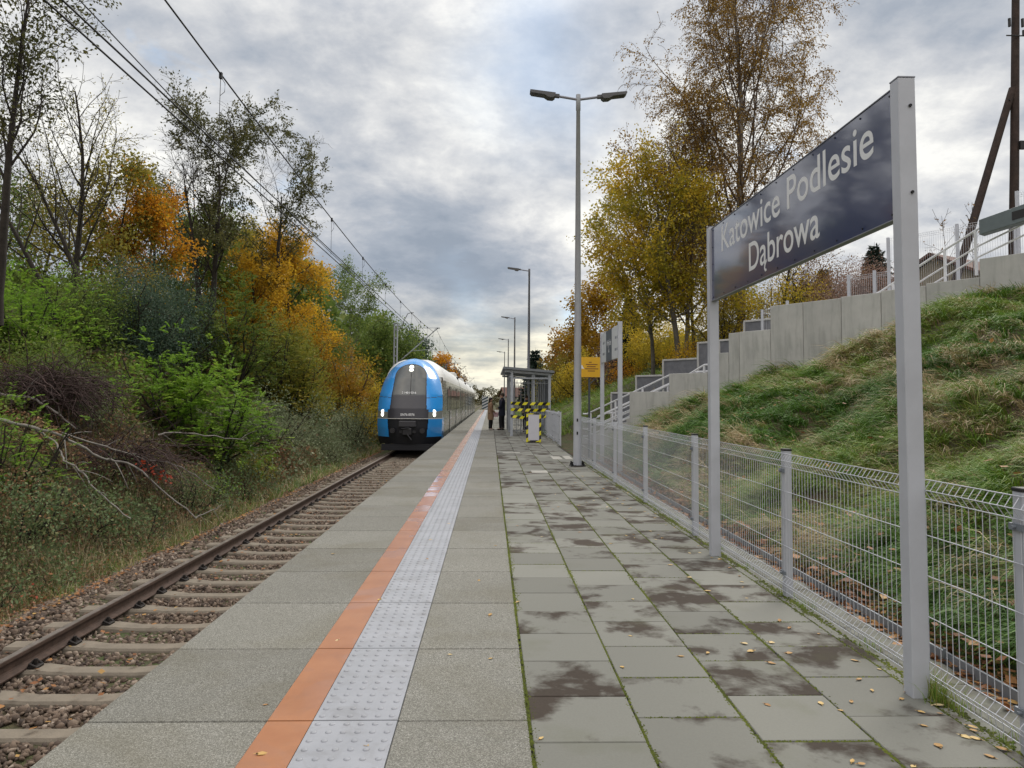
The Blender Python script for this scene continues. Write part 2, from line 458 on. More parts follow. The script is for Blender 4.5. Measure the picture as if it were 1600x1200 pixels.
# ------------------------------------------------------------------ platform
pb = MB()
rr = random.Random(5)
XL, XO0, XO1, XT1, XS = -1.85, -1.022, -.812, -.418, .193
gy = .0055
y = -1.451
while y < 112:
    y0, y1 = y+gy, y+1-gy
    pb.mat(0); pb.box(XL, XO0-.001, y0, y1, -.12, rr.uniform(-.001, .001), bev=.004)
    pb.box(XT1+.001, XS-.004, y0, y1, -.12, rr.uniform(-.001, .001), bev=.004)
    pb.mat(1); pb.box(XO0+.001, XO1-.002, y0, y1, -.05, .0025)
    pb.mat(2); pb.box(XO1+.002, XT1-.001, y0, y1, -.05, .0035)
    y += 1
cols = [(.203, .706), (.712, 1.216), (1.222, 1.724), (1.730, 2.226)]
for ci, (x0, x1) in enumerate(cols):
    y = 3.327 - .503*9 + (.2515 if ci % 2 else 0)
    pb.mat(3)
    while y < 60:
        pb.box(x0+rr.uniform(0, .003), x1-rr.uniform(0, .003), y+.003, y+.500-rr.uniform(0, .002), -.06, rr.uniform(-.0035, .0015), bev=.004)
        y += .503
    pb.box(x0, x1, 60, 112, -.06, 0)
y = -1.3
while y < 60:
    if not (19.2 < y < 24.6):
        pb.mat(3); pb.box(2.232, 2.292, y+.003, y+.500, -.06, rr.uniform(-.006, -.001), bev=.004)
    y += .503
pb.mat(4); pb.box(-1.80, 2.29, -1.5, 112, -.2, -.022)
pb.mat(5); pb.box(-1.72, 2.30, -1.5, 112, -1.3, -.201)
pb.box(-1.85, -1.70, -1.5, 112, -.32, -.121)
pb.mat(6); pb.box(2.297, 2.385, -1.5, 19.2, -.3, -.008, bev=.008); pb.box(2.297, 2.385, 24.8, 60, -.3, -.008, bev=.008)
plat = pb.build('platform', [m_slab, m_orange, m_tact, m_pav, m_dark, m_conc, m_kerb])
tag(plat, kind='structure')
# warning studs (all along the grey strip)
dome = []
nu = 8
prof = [(.0155, .0), (.0135, .0038), (.0075, .0058)]
base = []
for r_, z_ in prof:
    for k in range(nu): base.append((r_*math.cos(2*PI*k/nu), r_*math.sin(2*PI*k/nu), z_))
base = np.array(base)
bf = []
for i in range(2):
    for k in range(nu): bf.append((i*nu+k, i*nu+(k+1) % nu, (i+1)*nu+(k+1) % nu, (i+1)*nu+k))
for k in range(0, 3): bf.append((16+0, 16+2*k+1 if k < 3 else 0, 16+min(2*k+2, 7), 16+min(2*k+3, 7)) if k < 3 else None)
bf = np.array([q for q in bf if q is not None][:16] + [(16, 17, 18, 19), (16, 19, 20, 21), (16, 21, 22, 23)])
cs = []
yy = -1.451
while yy < 70:
    for j in range(12):
        for i in range(6):
            cs.append((XO1+.034+i*.0655 + (.0 if j % 2 == 0 else .0), yy+.045+j*.083 + (0.0 if i % 2 == 0 else .0), .0035))
    yy += 1
cs = np.array(cs)
V = (cs[:, None, :] + base[None]).reshape(-1, 3)
F = (np.arange(len(cs))[:, None, None]*len(base) + bf[None]).reshape(-1, 4)
st_ = mesh_np('tactile_studs', V, F, m_tact, parent=plat, smooth=True)
st_['kind'] = 'stuff'
# moss in the long joints
mrs = np.random.RandomState(11)
mc = []
for xj, dens in ((.198, 340), (.709, 250), (1.219, 240), (1.727, 200), (2.229, 170), (2.294, 260)):
    for seg in np.arange(-1.0, 20, .25):
        d_ = dens*.25*1.3*(.35 + 1.2*abs(math.sin(seg*1.7+xj*9)))*(1.0 if seg < 12 else .5)
        n = int(d_)
        wdt = .007 + (.012 if xj in (.198, 2.294) else .003)
        mc.append(np.stack([mrs.normal(xj, wdt, n), mrs.uniform(seg, seg+.25, n), np.full(n, -.006)], -1))
for xj in ():
    pass
for k in range(60):                     # a little moss also in cross joints
    ci = mrs.randint(0, 4); x0, x1 = cols[ci]
    yj = 3.327-.503*6 + (.2515 if ci % 2 else 0) + .503*mrs.randint(0, 22)
    n = 60
    mc.append(np.stack([mrs.uniform(x0, x1, n), mrs.normal(yj, .004, n), np.full(n, -.006)], -1))
mc = np.concatenate(mc)
oc = np.array([(1,0,0),(.3,.95,0),(-.8,.6,0),(-.8,-.6,0),(.3,-.95,0),(0,0,.75)])
of = np.array([(0,1,5,5),(1,2,5,5),(2,3,5,5),(3,4,5,5),(4,0,5,5)])[:, :3]
sz = mrs.uniform(.004, .011, (len(mc), 1, 1))
V = (mc[:, None, :] + oc[None]*sz).reshape(-1, 3); V[:, 2] += .0
F = (np.arange(len(mc))[:, None, None]*6 + of[None]).reshape(-1, 3)
m_moss = leaf_mat('moss_green', [(0, (.03, .035, .008)), (.5, (.075, .095, .012)), (1, (.16, .185, .02))], trans=.1, nscale=3, rough=.9)
ms = mesh_np('moss', V, F, m_moss, tint=np.repeat(mrs.rand(len(mc)), 5)); tag(ms, kind='stuff')

# ------------------------------------------------------------------ track
TX = -3.44; RZ = -.78
m_rail = M('rusty_rail', (.085, .055, .042), .6, .3, var=.35, vscale=12, bump=.3)
m_rtop = M('worn_rail_top', (.36, .31, .28), .38, .8, var=.2, vscale=8)
m_tie = M('concrete_sleeper', (.205, .175, .135), .9, var=.2, vscale=5, bump=.5, bscale=60, dirt=.25)
m_clip = M('rail_clip', (.03, .026, .024), .6, .5)
tr = empty('railway_track', (TX, 0, 0)); tag(tr, 'single railway track of rusty rails on concrete sleepers beside the platform', 'railway track')
prof_r = [(-.07,0),(-.07,.012),(-.014,.03),(-.009,.045),(-.009,.115),(-.036,.125),(-.036,.153),(.036,.153),(.036,.125),(.009,.115),(.009,.045),(.014,.03),(.07,.012),(.07,0)]
for sx in (-1, 1):
    q = MB(); q.prism([(sx*.7535+u, RZ-.159+v) for u, v in prof_r], 1, -2, 420)
    rl = q.build('rail', m_rail, tr)
    q = MB(); q.box(sx*.7535-.030, sx*.7535+.030, -2, 420, RZ-.0058, RZ)
    q.build('running_surface', m_rtop, rl)
# sleepers: worn modern concrete, the middle dipped
def sleeper_mesh():
    q = MB(); xs_ = [-1.27, -.95, -.55, -.3, .3, .55, .95, 1.27]; zt = [-.005, .0, .0, -.022, -.022, .0, .0, -.005]; hw = [.11, .12, .115, .095, .095, .115, .12, .11]
    rings = [[(x, -h-.04, -.2), (x, -h, z-.02), (x, -h+.02, z), (x, h-.02, z), (x, h, z-.02), (x, h+.04, -.2)] for x, z, h in zip(xs_, zt, hw)]
    q.loft(rings, smooth=False)
    return q
def clip_mb():
    q = MB(); s2 = 1
    q.box(-.045, .045, -.06, .06, .0, .022, bev=.006)
    q.tube([(.03*s2, -.05, .018), (-.02*s2, -.06, .045), (-.045*s2, -.02, .018), (-.02*s2, .0, .055), (-.045*s2, .02, .018), (-.02*s2, .06, .045), (.03*s2, .05, .018)], .011, 6)
    q.tube([(0, 0, .015), (0, 0, .075)], .016, 6)
    return q
proto = sleeper_mesh().build('sleeper', m_tie, tr)
fast = []
for sx in (-1, 1):
    for s2 in (-1, 1):
        o = clip_mb().build('rail_fastening', m_clip, proto) if not fast else fast[0].copy()
        if fast: COL.objects.link(o)
        o.location = (sx*.7535 + s2*.115, 0, 0); o.rotation_euler = (0, 0, 0 if s2 > 0 else PI); fast.append(o)
ys0 = 5.648-.64*5
SL = [ys0 + .64*k for k in range(98)]
proto.location = (0, SL[0], RZ-.161)
for yv in SL[1:]:
    s_ = proto.copy(); COL.objects.link(s_); s_.location = (rr.uniform(-.02, .02), yv+rr.uniform(-.012, .012), RZ-.161); s_.rotation_euler = (0, 0, rr.uniform(-.008, .008))
    if yv < 28:
        for f_ in fast:
            c_ = f_.copy(); COL.objects.link(c_); c_.parent = s_

# ballast: bed sheet plus real stones where they can be made out
m, t, b = new_mat('ballast_stone')
ri = t('ShaderNodeNewGeometry').outputs['Random Per Island']
tc = t('ShaderNodeTexCoord').outputs['Object']
c = t.ramp(ri, [(0, (.055, .042, .034)), (.35, (.115, .085, .065)), (.7, (.19, .145, .11)), (.93, (.28, .23, .185)), (1, (.40, .35, .30))])
c = t.mix(t.noise(40, 4, .6, tc), c, t.mix(1.0, c, (.75, .66, .58), 'MULTIPLY'))
t.link(c, b.inputs['Base Color']); b.inputs['Roughness'].default_value = .9
m_ball = m
m, t, b = new_mat('ballast_bed')
tc = t('ShaderNodeTexCoord').outputs['Object']
vo = t('ShaderNodeTexVoronoi', i_Scale=19.0); t.link(tc, vo.inputs['Vector'])
c = t.ramp(t('ShaderNodeSeparateColor', i_0=vo.outputs['Color']).outputs[0], [(0, (.06, .048, .04)), (.5, (.13, .105, .085)), (1, (.25, .215, .18))])
t.link(c, b.inputs['Base Color']); b.inputs['Roughness'].default_value = .95
bp = t('ShaderNodeBump', i_Strength=1.0, i_Distance=.04); bp.invert = True; t.link(vo.outputs['Distance'], bp.inputs['Height']); t.link(bp.outputs[0], b.inputs['Normal'])
q = MB(); q.prism([(-6.1, -1.4), (-5.9, -1.26), (-5.15, -1.015), (-1.3, -1.015), (-1.3, -1.4)], 1, -2, 420)
bed = q.build('ballast_bed', m); tag(bed, kind='structure')
brs = np.random.RandomState(21)
ico_v = []
ph = (1+5**.5)/2
for a in (-1, 1):
    for b_ in (-ph, ph): ico_v += [(0, a, b_), (a, b_, 0), (b_, 0, a)]
ico_v = np.array(ico_v); ico_v /= np.linalg.norm(ico_v[0])
from itertools import combinations
ed = 2/np.sqrt(1+ph*ph)
ico_f = [c3 for c3 in combinations(range(12), 3) if all(abs(np.linalg.norm(ico_v[i]-ico_v[j])-ed) < .01 for i, j in combinations(c3, 2))]
ico_f = np.array([(a, b_, c_) if np.dot(np.cross(ico_v[b_]-ico_v[a], ico_v[c_]-ico_v[a]), ico_v[a]) > 0 else (a, c_, b_) for a, b_, c_ in ico_f])
def stones(C, S, mat, name, parent=None, sq=None):
    n = len(C)
    A = brs.normal(size=(n, 3, 3)); Q, _ = np.linalg.qr(A)
    sc = brs.uniform(.35, 1.3, (n, 1, 3)); v = ico_v[None]*sc*(1+brs.uniform(-.32, .30, (n, 12, 1)))
    v = np.einsum('nij,nkj->nki', Q, v)*S[:, None, None]
    V = (v + C[:, None, :]).reshape(-1, 3); F = (np.arange(n)[:, None, None]*12 + ico_f[None]).reshape(-1, 3)
    return mesh_np(name, V, F, mat, parent)
def scatter(x0, x1, y0, y1, dens):
    n = int((x1-x0)*(y1-y0)*dens); return brs.uniform(x0, x1, n), brs.uniform(y0, y1, n)
Cx = []; 
for (y0, y1, dens, s0) in ((2.5, 12, 720, .027), (12, 22, 420, .031), (22, 32, 200, .036)):
    x_, y_ = scatter(-6.0, -1.75, y0, y1, dens)
    prof_z = np.interp(x_, [-6.1, -5.9, -5.15, -1.3], [-1.3, -1.25, -.995, -.995])
    z_ = prof_z + brs.uniform(-.012, .012, len(x_)) + .012*np.sin(x_*3+y_*2)
    ph_ = ((y_-ys0+.32) % .64) - .32
    on = (np.abs(ph_) < .12) & (x_ > TX-1.27) & (x_ < TX+1.27)
    z_ = np.where(on, z_-.10, z_)
    keep = ~(on & (brs.rand(len(x_)) < .9))
    Cx.append((np.stack([x_, y_, z_], -1)[keep], brs.uniform(.7, 1.3, keep.sum())*s0))
Cc = np.concatenate([a for a, b_ in Cx]); Ss = np.concatenate([b_ for a, b_ in Cx])
bl = stones(Cc, Ss, m_ball, 'ballast'); tag(bl, kind='stuff')
# ------------------------------------------------------------------ painted metal
m_grey = M('light_grey_paint', (.50, .52, .57), .42, var=.05, vscale=4, bump=.05, bscale=200, dirt=.10)
m_wire = M('white_grey_wire', (.56, .58, .63), .4, .15)
m_railw = M('white_railing_paint', (.70, .71, .74), .4, var=.05)
m_lampg = M('lamp_grey', (.27, .28, .32), .5, .2, var=.08, vscale=5)
m_ldark = M('lamp_head_dark', (.10, .10, .105), .5, var=.1, vscale=8)
m_black = M('black_plastic', (.012, .012, .013), .5)
m_galv = M('galvanised_steel', (.22, .245, .28), .55, .3, var=.15, vscale=7)
m_bolt = M('dark_bolt', (.02, .02, .022), .5, .5)

# ------------------------------------------------------------------ mesh fence along the platform
FX = 2.335
def fence_post(parent, x, y, z0=-.1, h=1.12, w=.055, cap=True):
    q = MB(); q.box(x-w/2, x+w/2, y-w*.55, y+w*.55, z0, h, bev=.004)
    p = q.build('fence_post', m_grey, parent)
    if cap:
        q = MB(); q.box(x-w/2-.003, x+w/2+.003, y-w*.55-.003, y+w*.55+.003, h, h+.016, bev=.004); q.build('post_cap', m_black, p)
    for z in (.16, .95):
        q = MB(); q.box(x-w/2-.014, x-w/2-.001, y-w*.7, y+w*.7, z, z+.03); q.tube([(x-w/2-.03, y, z+.015), (x-w/2-.013, y, z+.015)], .008, 6)
        q.build('mesh_clamp', m_galv, p)
    return p
def mesh_panel_mb(L, step=.05, r=.0024, folds=True, z0=.035, z1=1.105, fold_d=.035):
    # panel lying along +Y from 0 to L, wires vertical
    q = MB()
    if folds:
        prof = [(0, z0), (0, z0+.045), (-fold_d, z0+.085), (0, z0+.125), (0, z1-.105), (-fold_d, z1-.055), (0, z1-.004)]
        hz = [z0+.005, z0+.045, z0+.125, .39, .60, .81, z1-.105, z1-.004]
        hf = [(-fold_d, z0+.085), (-fold_d, z1-.055)]
    else:
        prof = [(0, z0), (0, z1)]; hz = list(np.linspace(z0+.02, z1-.06, max(3, int((z1-z0)/.2)))); hf = []
    y = step*.5
    while y < L:
        q.tube([(x, y, z) for x, z in prof], r, 4, caps=False, smooth=False); y += step
    for z in hz: q.tube([(-.005, 0, z), (-.005, L, z)], r*1.15, 5, caps=False)
    for x, z in hf: q.tube([(x-.003, 0, z), (x-.003, L, z)], r*1.15, 5, caps=False)
    return q
fe = empty('mesh_fence', (0, 0, 0)); tag(fe, 'light grey wire mesh fence with square posts along the near right edge of the platform', 'fence')
fposts = [.58, 3.18, 5.77, 8.37, 11.05, 13.75, 16.45, 19.1]
pm = None
for i, y in enumerate(fposts):
    fence_post(fe, FX, y, w=.06)
    if i < len(fposts)-1:
        if pm is None:
            pm = mesh_panel_mb(2.6).build('mesh_panel', m_wire, fe); o = pm
        else:
            o = pm.copy(); COL.objects.link(o)
        o.location = (FX-.036, y, 0); o.scale = (1, (fposts[i+1]-y)/2.6, 1)
fe2 = empty('mesh_fence', (0, 0, 0)); tag(fe2, 'light grey wire mesh fence running past the shelter beyond the gap', 'fence')
fp2 = [25.1 + 2.65*k for k in range(12)]
for i, y in enumerate(fp2):
    fence_post(fe2, FX+.06, y, w=.06)
    if i < len(fp2)-1:
        o = pm.copy(); COL.objects.link(o); o.parent = fe2; o.location = (FX+.024, y, 0); o.scale = (1, 2.65/2.6, 1)
fe3 = empty('mesh_fence', (2.45, 26.4, 0)); tag(fe3, 'short wire mesh fence crossing behind the lamp post towards the stair foot', 'fence')
for x in (.0, 2.2):
    q = MB(); q.box(x-.03, x+.03, -.03, .03, -.1, 1.12, bev=.004); q.build('fence_post', m_grey, fe3)
o = pm.copy(); COL.objects.link(o); o.parent = fe3; o.rotation_euler = (0, 0, -PI/2); o.scale = (1, 2.2/2.6, 1)
# steel edging and gutter behind the fence
q = MB(); q.box(2.675, 2.69, -1, 18.5, -.03, .05)
for yv in np.arange(.4, 18, 1.3):
    q.tube([(2.674, yv, .02), (2.655, yv, .02), (2.655, yv, .08)], .009, 6)
ed_ = q.build('steel_edging', m_galv); tag(ed_, 'low galvanised steel strip along the foot of the grass bank behind the fence', 'edging strip')
q = MB()
yv = -1.0
while yv < 18.6:
    q.box(2.392, 2.655, yv+.004, yv+.996, -.3, -.012, bev=.006); yv += 1
gt = q.build('drain_gutter', m_kerb); tag(gt, kind='structure')

# ------------------------------------------------------------------ station name board
def text_mesh(txt, size, mat, name='lettering', parent=None, offset=0.0, extrude=.0004, sx=1.0, align='LEFT'):
    cu = bpy.data.curves.new('lettering', 'FONT'); cu.body = txt; cu.size = size; cu.extrude = extrude; cu.offset = offset; cu.align_x = align
    cu.resolution_u = 6
    tmp = bpy.data.objects.new('tmp', cu); COL.objects.link(tmp)
    dg = bpy.context.evaluated_depsgraph_get(); me = bpy.data.meshes.new_from_object(tmp.evaluated_get(dg))
    bpy.data.objects.remove(tmp)
    me.name = name
    me.materials.clear(); me.materials.append(mat)
    o = link_mesh(name, me, parent); o.scale = (sx, 1, 1)
    return o
m_navy, t, b = new_mat('navy_gloss_panel')
b.inputs['Base Color'].default_value = (.004, .019, .105, 1); b.inputs['Roughness'].default_value = .3
b.inputs['Coat Weight'].default_value = 1.0; b.inputs['Coat Roughness'].default_value = .055; b.inputs['Coat IOR'].default_value = 1.9
tc = t('ShaderNodeTexCoord').outputs['Object']
bp = t('ShaderNodeBump', i_Strength=.03, i_Distance=.01); t.link(t.noise(2.5, 2, .5, tc), bp.inputs['Height']); t.link(bp.outputs[0], b.inputs['Coat Normal']); t.link(bp.outputs[0], b.inputs['Normal'])
m_white = M('white_lettering', (.78, .79, .80), .4)
m_whitep = M('white_panel', (.62, .64, .66), .4, var=.05, vscale=3)
sg = empty('station_sign', (2.215, 5.53, 0)); tag(sg, 'large navy station name board with white lettering on two light grey posts', 'station sign')
SP = (-1.70, 1.72)
for yv in SP:
    q = MB(); q.box(-.046, .046, yv-.043, yv+.043, -.05, 3.245, bev=.004); p = q.build('sign_post', m_grey, sg)
    q = MB(); q.box(-.047, .047, yv-.044, yv+.044, 3.2455, 3.252); q.build('post_cap', m_lampg, p)
    for z in (2.62, 3.09):
        q = MB(); q.tube([(.014, yv-.0445, z), (.014, yv-.052, z)], .0085, 10); q.build('bolt', m_bolt, p)
pn = MB(); pn.box(-.020, .020, SP[0]+.044, SP[1]-.044, 2.503, 3.222)
pn = pn.build('sign_panel', m_navy, sg)
q = MB()
for z0, z1 in ((2.497, 2.5025), (3.2225, 3.228)): q.box(-.026, .026, SP[0]+.044, SP[1]-.044, z0, z1)
q.box(-.026, -.0205, SP[0]+.044, SP[0]+.05, 2.503, 3.222)
q.build('panel_frame', m_lampg, pn)
riv = [(SP[0]+.09 + k*(SP[1]-SP[0]-.18)/10, z) for k in range(11) for z in (2.53, 3.195)] + [(yv, z) for z in (2.7, 2.86, 3.03) for yv in (SP[0]+.075, SP[1]-.075)]
r0_ = None
for yv, z in riv:
    if r0_ is None:
        q = MB(); q.tube([(-.0205, 0, 0), (-.0245, 0, 0)], .006, 8); r0_ = q.build('rivet', m_bolt, pn); o = r0_
    else:
        o = r0_.copy(); COL.objects.link(o)
    o.location = (0, yv, z)
def place_sign_text(txt, size, ystart, zbase, length, mat, parent, X=-.0206):
    o = text_mesh(txt, size, mat, parent=parent, offset=size*.006)
    xs_ = [v.co.x for v in o.data.vertices]; w_ = max(xs_)-min(xs_); mn = min(xs_)
    sx = length/w_
    # local x -> -Y, local y -> +Z, local z -> -X
    o.matrix_local = Matrix(((0, 0, -1, X), (-sx, 0, 0, ystart+mn*sx), (0, 1, 0, zbase), (0, 0, 0, 1)))
    return o
place_sign_text('Katowice Podlesie', .345, 1.36, 2.932, 2.79, m_white, pn)
dab = place_sign_text('Dabrowa', .345, .625, 2.612, 1.345, m_white, pn)
ws_ = [(v.co.x) for v in dab.data.vertices]
# ogonek under the right foot of the a
tx0 = text_mesh('Da', .345, m_white, parent=None, offset=.345*.006); ax_ = max(v.co.x for v in tx0.data.vertices); bpy.data.objects.remove(tx0)
q = MB(); q.tube([(ax_-.020, .012, .0), (ax_-.040, -.016, .0), (ax_-.044, -.040, .0), (ax_-.030, -.056, .0), (ax_-.008, -.056, .0)], [.015, .014, .0125, .012, .009], 8)
og = q.build('ogonek', m_white, pn); og.matrix_local = dab.matrix_local @ Matrix.Scale(.12, 4, (0, 0, 1))

# second board: three panels
s2 = empty('direction_sign', (2.75, 16.6, 0)); tag(s2, 'small board in white and dark slate on two posts beside the stairs', 'sign')
for yv in (-1.05, 1.45):
    q = MB(); q.box(-.045, .045, yv-.04, yv+.04, -.1, 3.19, bev=.004); q.build('sign_post', m_grey, s2)
m_sdark = M('dark_slate_panel', (.02, .035, .065), .4)
for (a, b_, mt) in ((1.41, .72, m_whitep), (.72, -.10, m_sdark), (-.10, -1.01, m_whitep)):
    q = MB(); q.box(-.02, .02, b_+.002, a-.002, 2.43, 3.14); pp = q.build('sign_panel', mt, s2)
    if mt is m_sdark:
        place_sign_text('Wyjście', .2, .63, 2.78, .62, m_white, pp, X=-.0206)
        q = MB(); q.add([(-.0225, .36, 2.62), (-.0225, .24, 2.62), (-.0225, .30, 2.74)], [(0, 1, 2)]); q.build('arrow', m_white, pp)
    else:
        q = MB(); base_ = b_+.1
        for (u0, u1, z) in ((.05, .10, 2.86), (.18, .38, 2.86), (.05, .1, 2.60), (.16, .40, 2.60)):
            q.box(-.0215, -.0203, base_+u0, base_+u1, z, z+.055)
        q.build('small_lettering', m_lampg, pp)

# yellow notice
ys_ = empty('yellow_sign', (2.72, 20.2, 0)); tag(ys_, 'yellow notice board on a thin dark post behind the nearest lamp post', 'sign')
m_yel = M('yellow_notice', (.72, .40, .012), .4, var=.05, vscale=3)
m_lgrey = M('dark_post_paint', (.06, .07, .08), .5)
q = MB(); q.tube([(0, 0, -.1), (0, 0, 2.16)], .028, 8); q.bar((0, 0, 1.95), (.22, .05, 2.15), .02, .02); q.build('post', m_lgrey, ys_)
q = MB(); q.box(-.30, .32, -.05, -.03, 2.15, 2.70); yp = q.build('panel', m_yel, ys_)
m_brown = M('brown_print', (.22, .09, .02), .6)
q = MB()
for k, (a, b_) in enumerate(((-.02, .06), (-.10, .22), (-.07, .17), (-.12, .24), (-.05, .15))): q.box(a, b_, -.053, -.0505, 2.545-k*.06, 2.57-k*.06)
q.build('printed_lines', m_brown, yp)
q = MB(); q.add([(-.27, -.0525, 2.38), (-.15, -.0525, 2.38), (-.21, -.0525, 2.49)], [(0, 1, 2)]); q.build('white_triangle', m_white, yp)

# ------------------------------------------------------------------ lamps
def lamp(x, y, H, double, label):
    L = empty('street_lamp', (x, y, 0)); tag(L, label, 'street lamp', 'lamps along the platform')
    q = MB(); q.box(-.17, .17, -.17, .17, .0, .022, bev=.004); bp_ = q.build('base_plate', m_bolt, L)
    for a in (-.13, .13):
        for c in (-.13, .13):
            q = MB(); q.tube([(a, c, .022), (a, c, .105)], .017, 8); q.tube([(a, c, .024), (a, c, .05)], .03, 6); q.build('anchor_bolt', m_bolt, bp_)
    q = MB(); q.tube([(0, 0, .023), (0, 0, H-.38), (0, 0, H-.379), (0, 0, H)], [.098, .047, .055, .055], 24); pole = q.build('pole', m_grey if double else m_lampg, L)
    if double:
        for z in (.72, 1.02):
            q = MB(); q.box(-.03, .004, -.099, -.090, z, z+.07, bev=.003); q.build('service_hatch', m_bolt, pole)
    for s in ((-1, 1) if double else (-1,)):
        q = MB(); q.tube([(.0, 0, H-.12), (s*.52, 0, H-.04)], .030, 12); arm = q.build('arm', m_lampg, L)
        q = MB()
        # head: thick housing near the arm, flat plate to the tip
        t0 = math.radians(5)*s
        Rm = Matrix.Translation((s*.45, 0, H-.045)) @ Matrix.Rotation(-t0, 4, 'Y') @ Matrix.Scale(s, 4, (1, 0, 0))
        q.box(0, .16, -.05, .05, -.035, .035, M=Rm)
        out_ = [(.10, .035), (.70, .05), (.705, .02), (.66, -.02), (.36, -.035), (.27, -.085), (.15, -.085), (.10, -.04)]
        n = len(out_)
        Vv = [tuple(Rm @ Vector((u, -.12, v))) for u, v in out_] + [tuple(Rm @ Vector((u, .12, v))) for u, v in out_]
        q.add(Vv, [tuple(range(n)), tuple(range(2*n-1, n-1, -1))] + [(i, n+i, n+(i+1) % n, (i+1) % n) for i in range(n)])
        hd = q.build('lamp_head', m_ldark, L)
    return L
lamp(2.02, 17.02, 8.75, True, 'tall nearest lamp post with two lamp heads, bolted to the platform beside the fence')
for k, (yv, lb) in enumerate(((38.6, 'single-armed grey lamp post rising behind the shelter roof'), (61.5, 'third lamp post along the platform, dark and slim, seen past the shelter'), (83.5, 'fourth lamp post along the platform, small against the clouds'), (105.5, 'farthest and smallest lamp post at the end of the platform'))):
    lamp(2.0, yv, 8.45, False, lb)

# ------------------------------------------------------------------ paving details near the first lamp
m_lightc = M('light_concrete', (.42, .41, .37), .8, var=.15, vscale=6, dirt=.3)
for (x, y, w_, h_) in ((1.05, 15.6, .34, .5), (1.75, 19.4, .25, 1.0), (2.05, 19.5, .2, 1.1), (.62, 21.2, .5, .22)):
    q = MB(); q.box(x-w_/2, x+w_/2, y-h_/2, y+h_/2, -.01, .0035, bev=.002); q.build('light_paving_slab', m_lightc, plat)

# ------------------------------------------------------------------ shelter
m_shg = M('shelter_grey', (.38, .41, .45), .45, .1, var=.06, vscale=4)
m_shd = M('shelter_dark', (.17, .185, .2), .5, .1, var=.1, vscale=4)
m_glass, t, b = new_mat('shelter_glass')
b.inputs['Base Color'].default_value = (.75, .82, .82, 1); b.inputs['Roughness'].default_value = .05
b.inputs['Transmission Weight'].default_value = 1.0; b.inputs['IOR'].default_value = 1.1; b.inputs['Alpha'].default_value = .35
sh = empty('platform_shelter', (1.7, 31.2, 0)); tag(sh, 'open grey steel passenger shelter with a mono-pitch roof and barred sides', 'shelter')
SX0, SX1, SY1 = -.79, .81, 7.0
def rz_(x): return 2.82 - (x+1.15)*.075
for (x, y) in ((SX0, 0), (SX1, 0), (SX0, 3.5), (SX1, 3.5), (SX0, SY1), (SX1, SY1)):
    q = MB(); q.box(x-.055, x+.055, y-.055, y+.055, 0, rz_(x)-.02, bev=.004); q.build('post', m_shg, sh)
q = MB(); q.box(.06, .20, .1, .22, 0, rz_(.1)-.02); q.build('post', m_shg, sh)
# roof with fascia
q = MB()
V = []
for (x, y) in ((-1.17, -.25), (1.0, -.25), (1.0, 7.6), (-1.17, 7.6)):
    V.append((x, y, rz_(x)))
V2 = [(x, y, z+.07) for x, y, z in V]
q.add(V+V2, [(3, 2, 1, 0), (4, 5, 6, 7), (0, 1, 5, 4), (1, 2, 6, 5), (2, 3, 7, 6), (3, 0, 4, 7)])
rf = q.build('roof', m_shd, sh)
q = MB()
for y in np.arange(-.2, 7.5, .25): q.bar((-1.15, y, rz_(-1.15)+.085), (.98, y, rz_(.98)+.085), .03, .03)
q.build('roof_rib', m_shd, rf)
q = MB()
for y in (0, 3.5, 7.0): q.bar((SX0-.3, y, rz_(SX0-.3)-.075), (SX1+.1, y, rz_(SX1+.1)-.075), .06, .09)
q.box(SX0-.02, SX0+.02, .06, 6.94, 2.55, 2.63); q.box(SX1-.02, SX1+.02, .06, 6.94, 2.5, 2.58)
q.build('roof_beam', m_shg, sh)
# barred end, barred back
def bars(p0, p1, z0, z1, step, r, name='bar_panel'):
    q = MB(); a = Vector(p0); b_ = Vector(p1); L = (b_-a).length; n = int(L/step)
    for i in range(1, n):
        p = a.lerp(b_, i/n); q.tube([(p.x, p.y, z0), (p.x, p.y, z1)], r, 6)
    for z in (z0+.12, z1-.12): q.bar((a.x, a.y, z), (b_.x, b_.y, z), .03, .03)
    return q.build(name, m_shd, sh)
bars((SX0+.05, .0, 0), (SX1-.05, .0, 0), .10, 2.35, .155, .014)
bars((SX1, .1, 0), (SX1, 6.9, 0), .08, 2.45, .13, .018)
bars((SX0+.05, 6.98, 0), (SX1-.05, 6.98, 0), .10, 2.35, .155, .014)
q = MB(); q.box(SX0+.06, SX1-.06, -.02, .02, 2.4, 2.47); q.build('top_rail', m_shg, sh)
q = MB(); q.box(SX0-.05, SX0-.02, .05, 1.2, .2, 2.3); q.build('side_glass', m_glass, sh)
bn = MB(); bn.box(.25, .62, 1.2, 5.6, .42, .46, bev=.01)
for y in (1.4, 3.4, 5.4): bn.box(.4, .46, y-.03, y+.03, 0, .419)
bn = bn.build('shelter_bench', m_shg); bn.location = sh.location; tag(bn, 'long grey bench inside the shelter', 'bench')
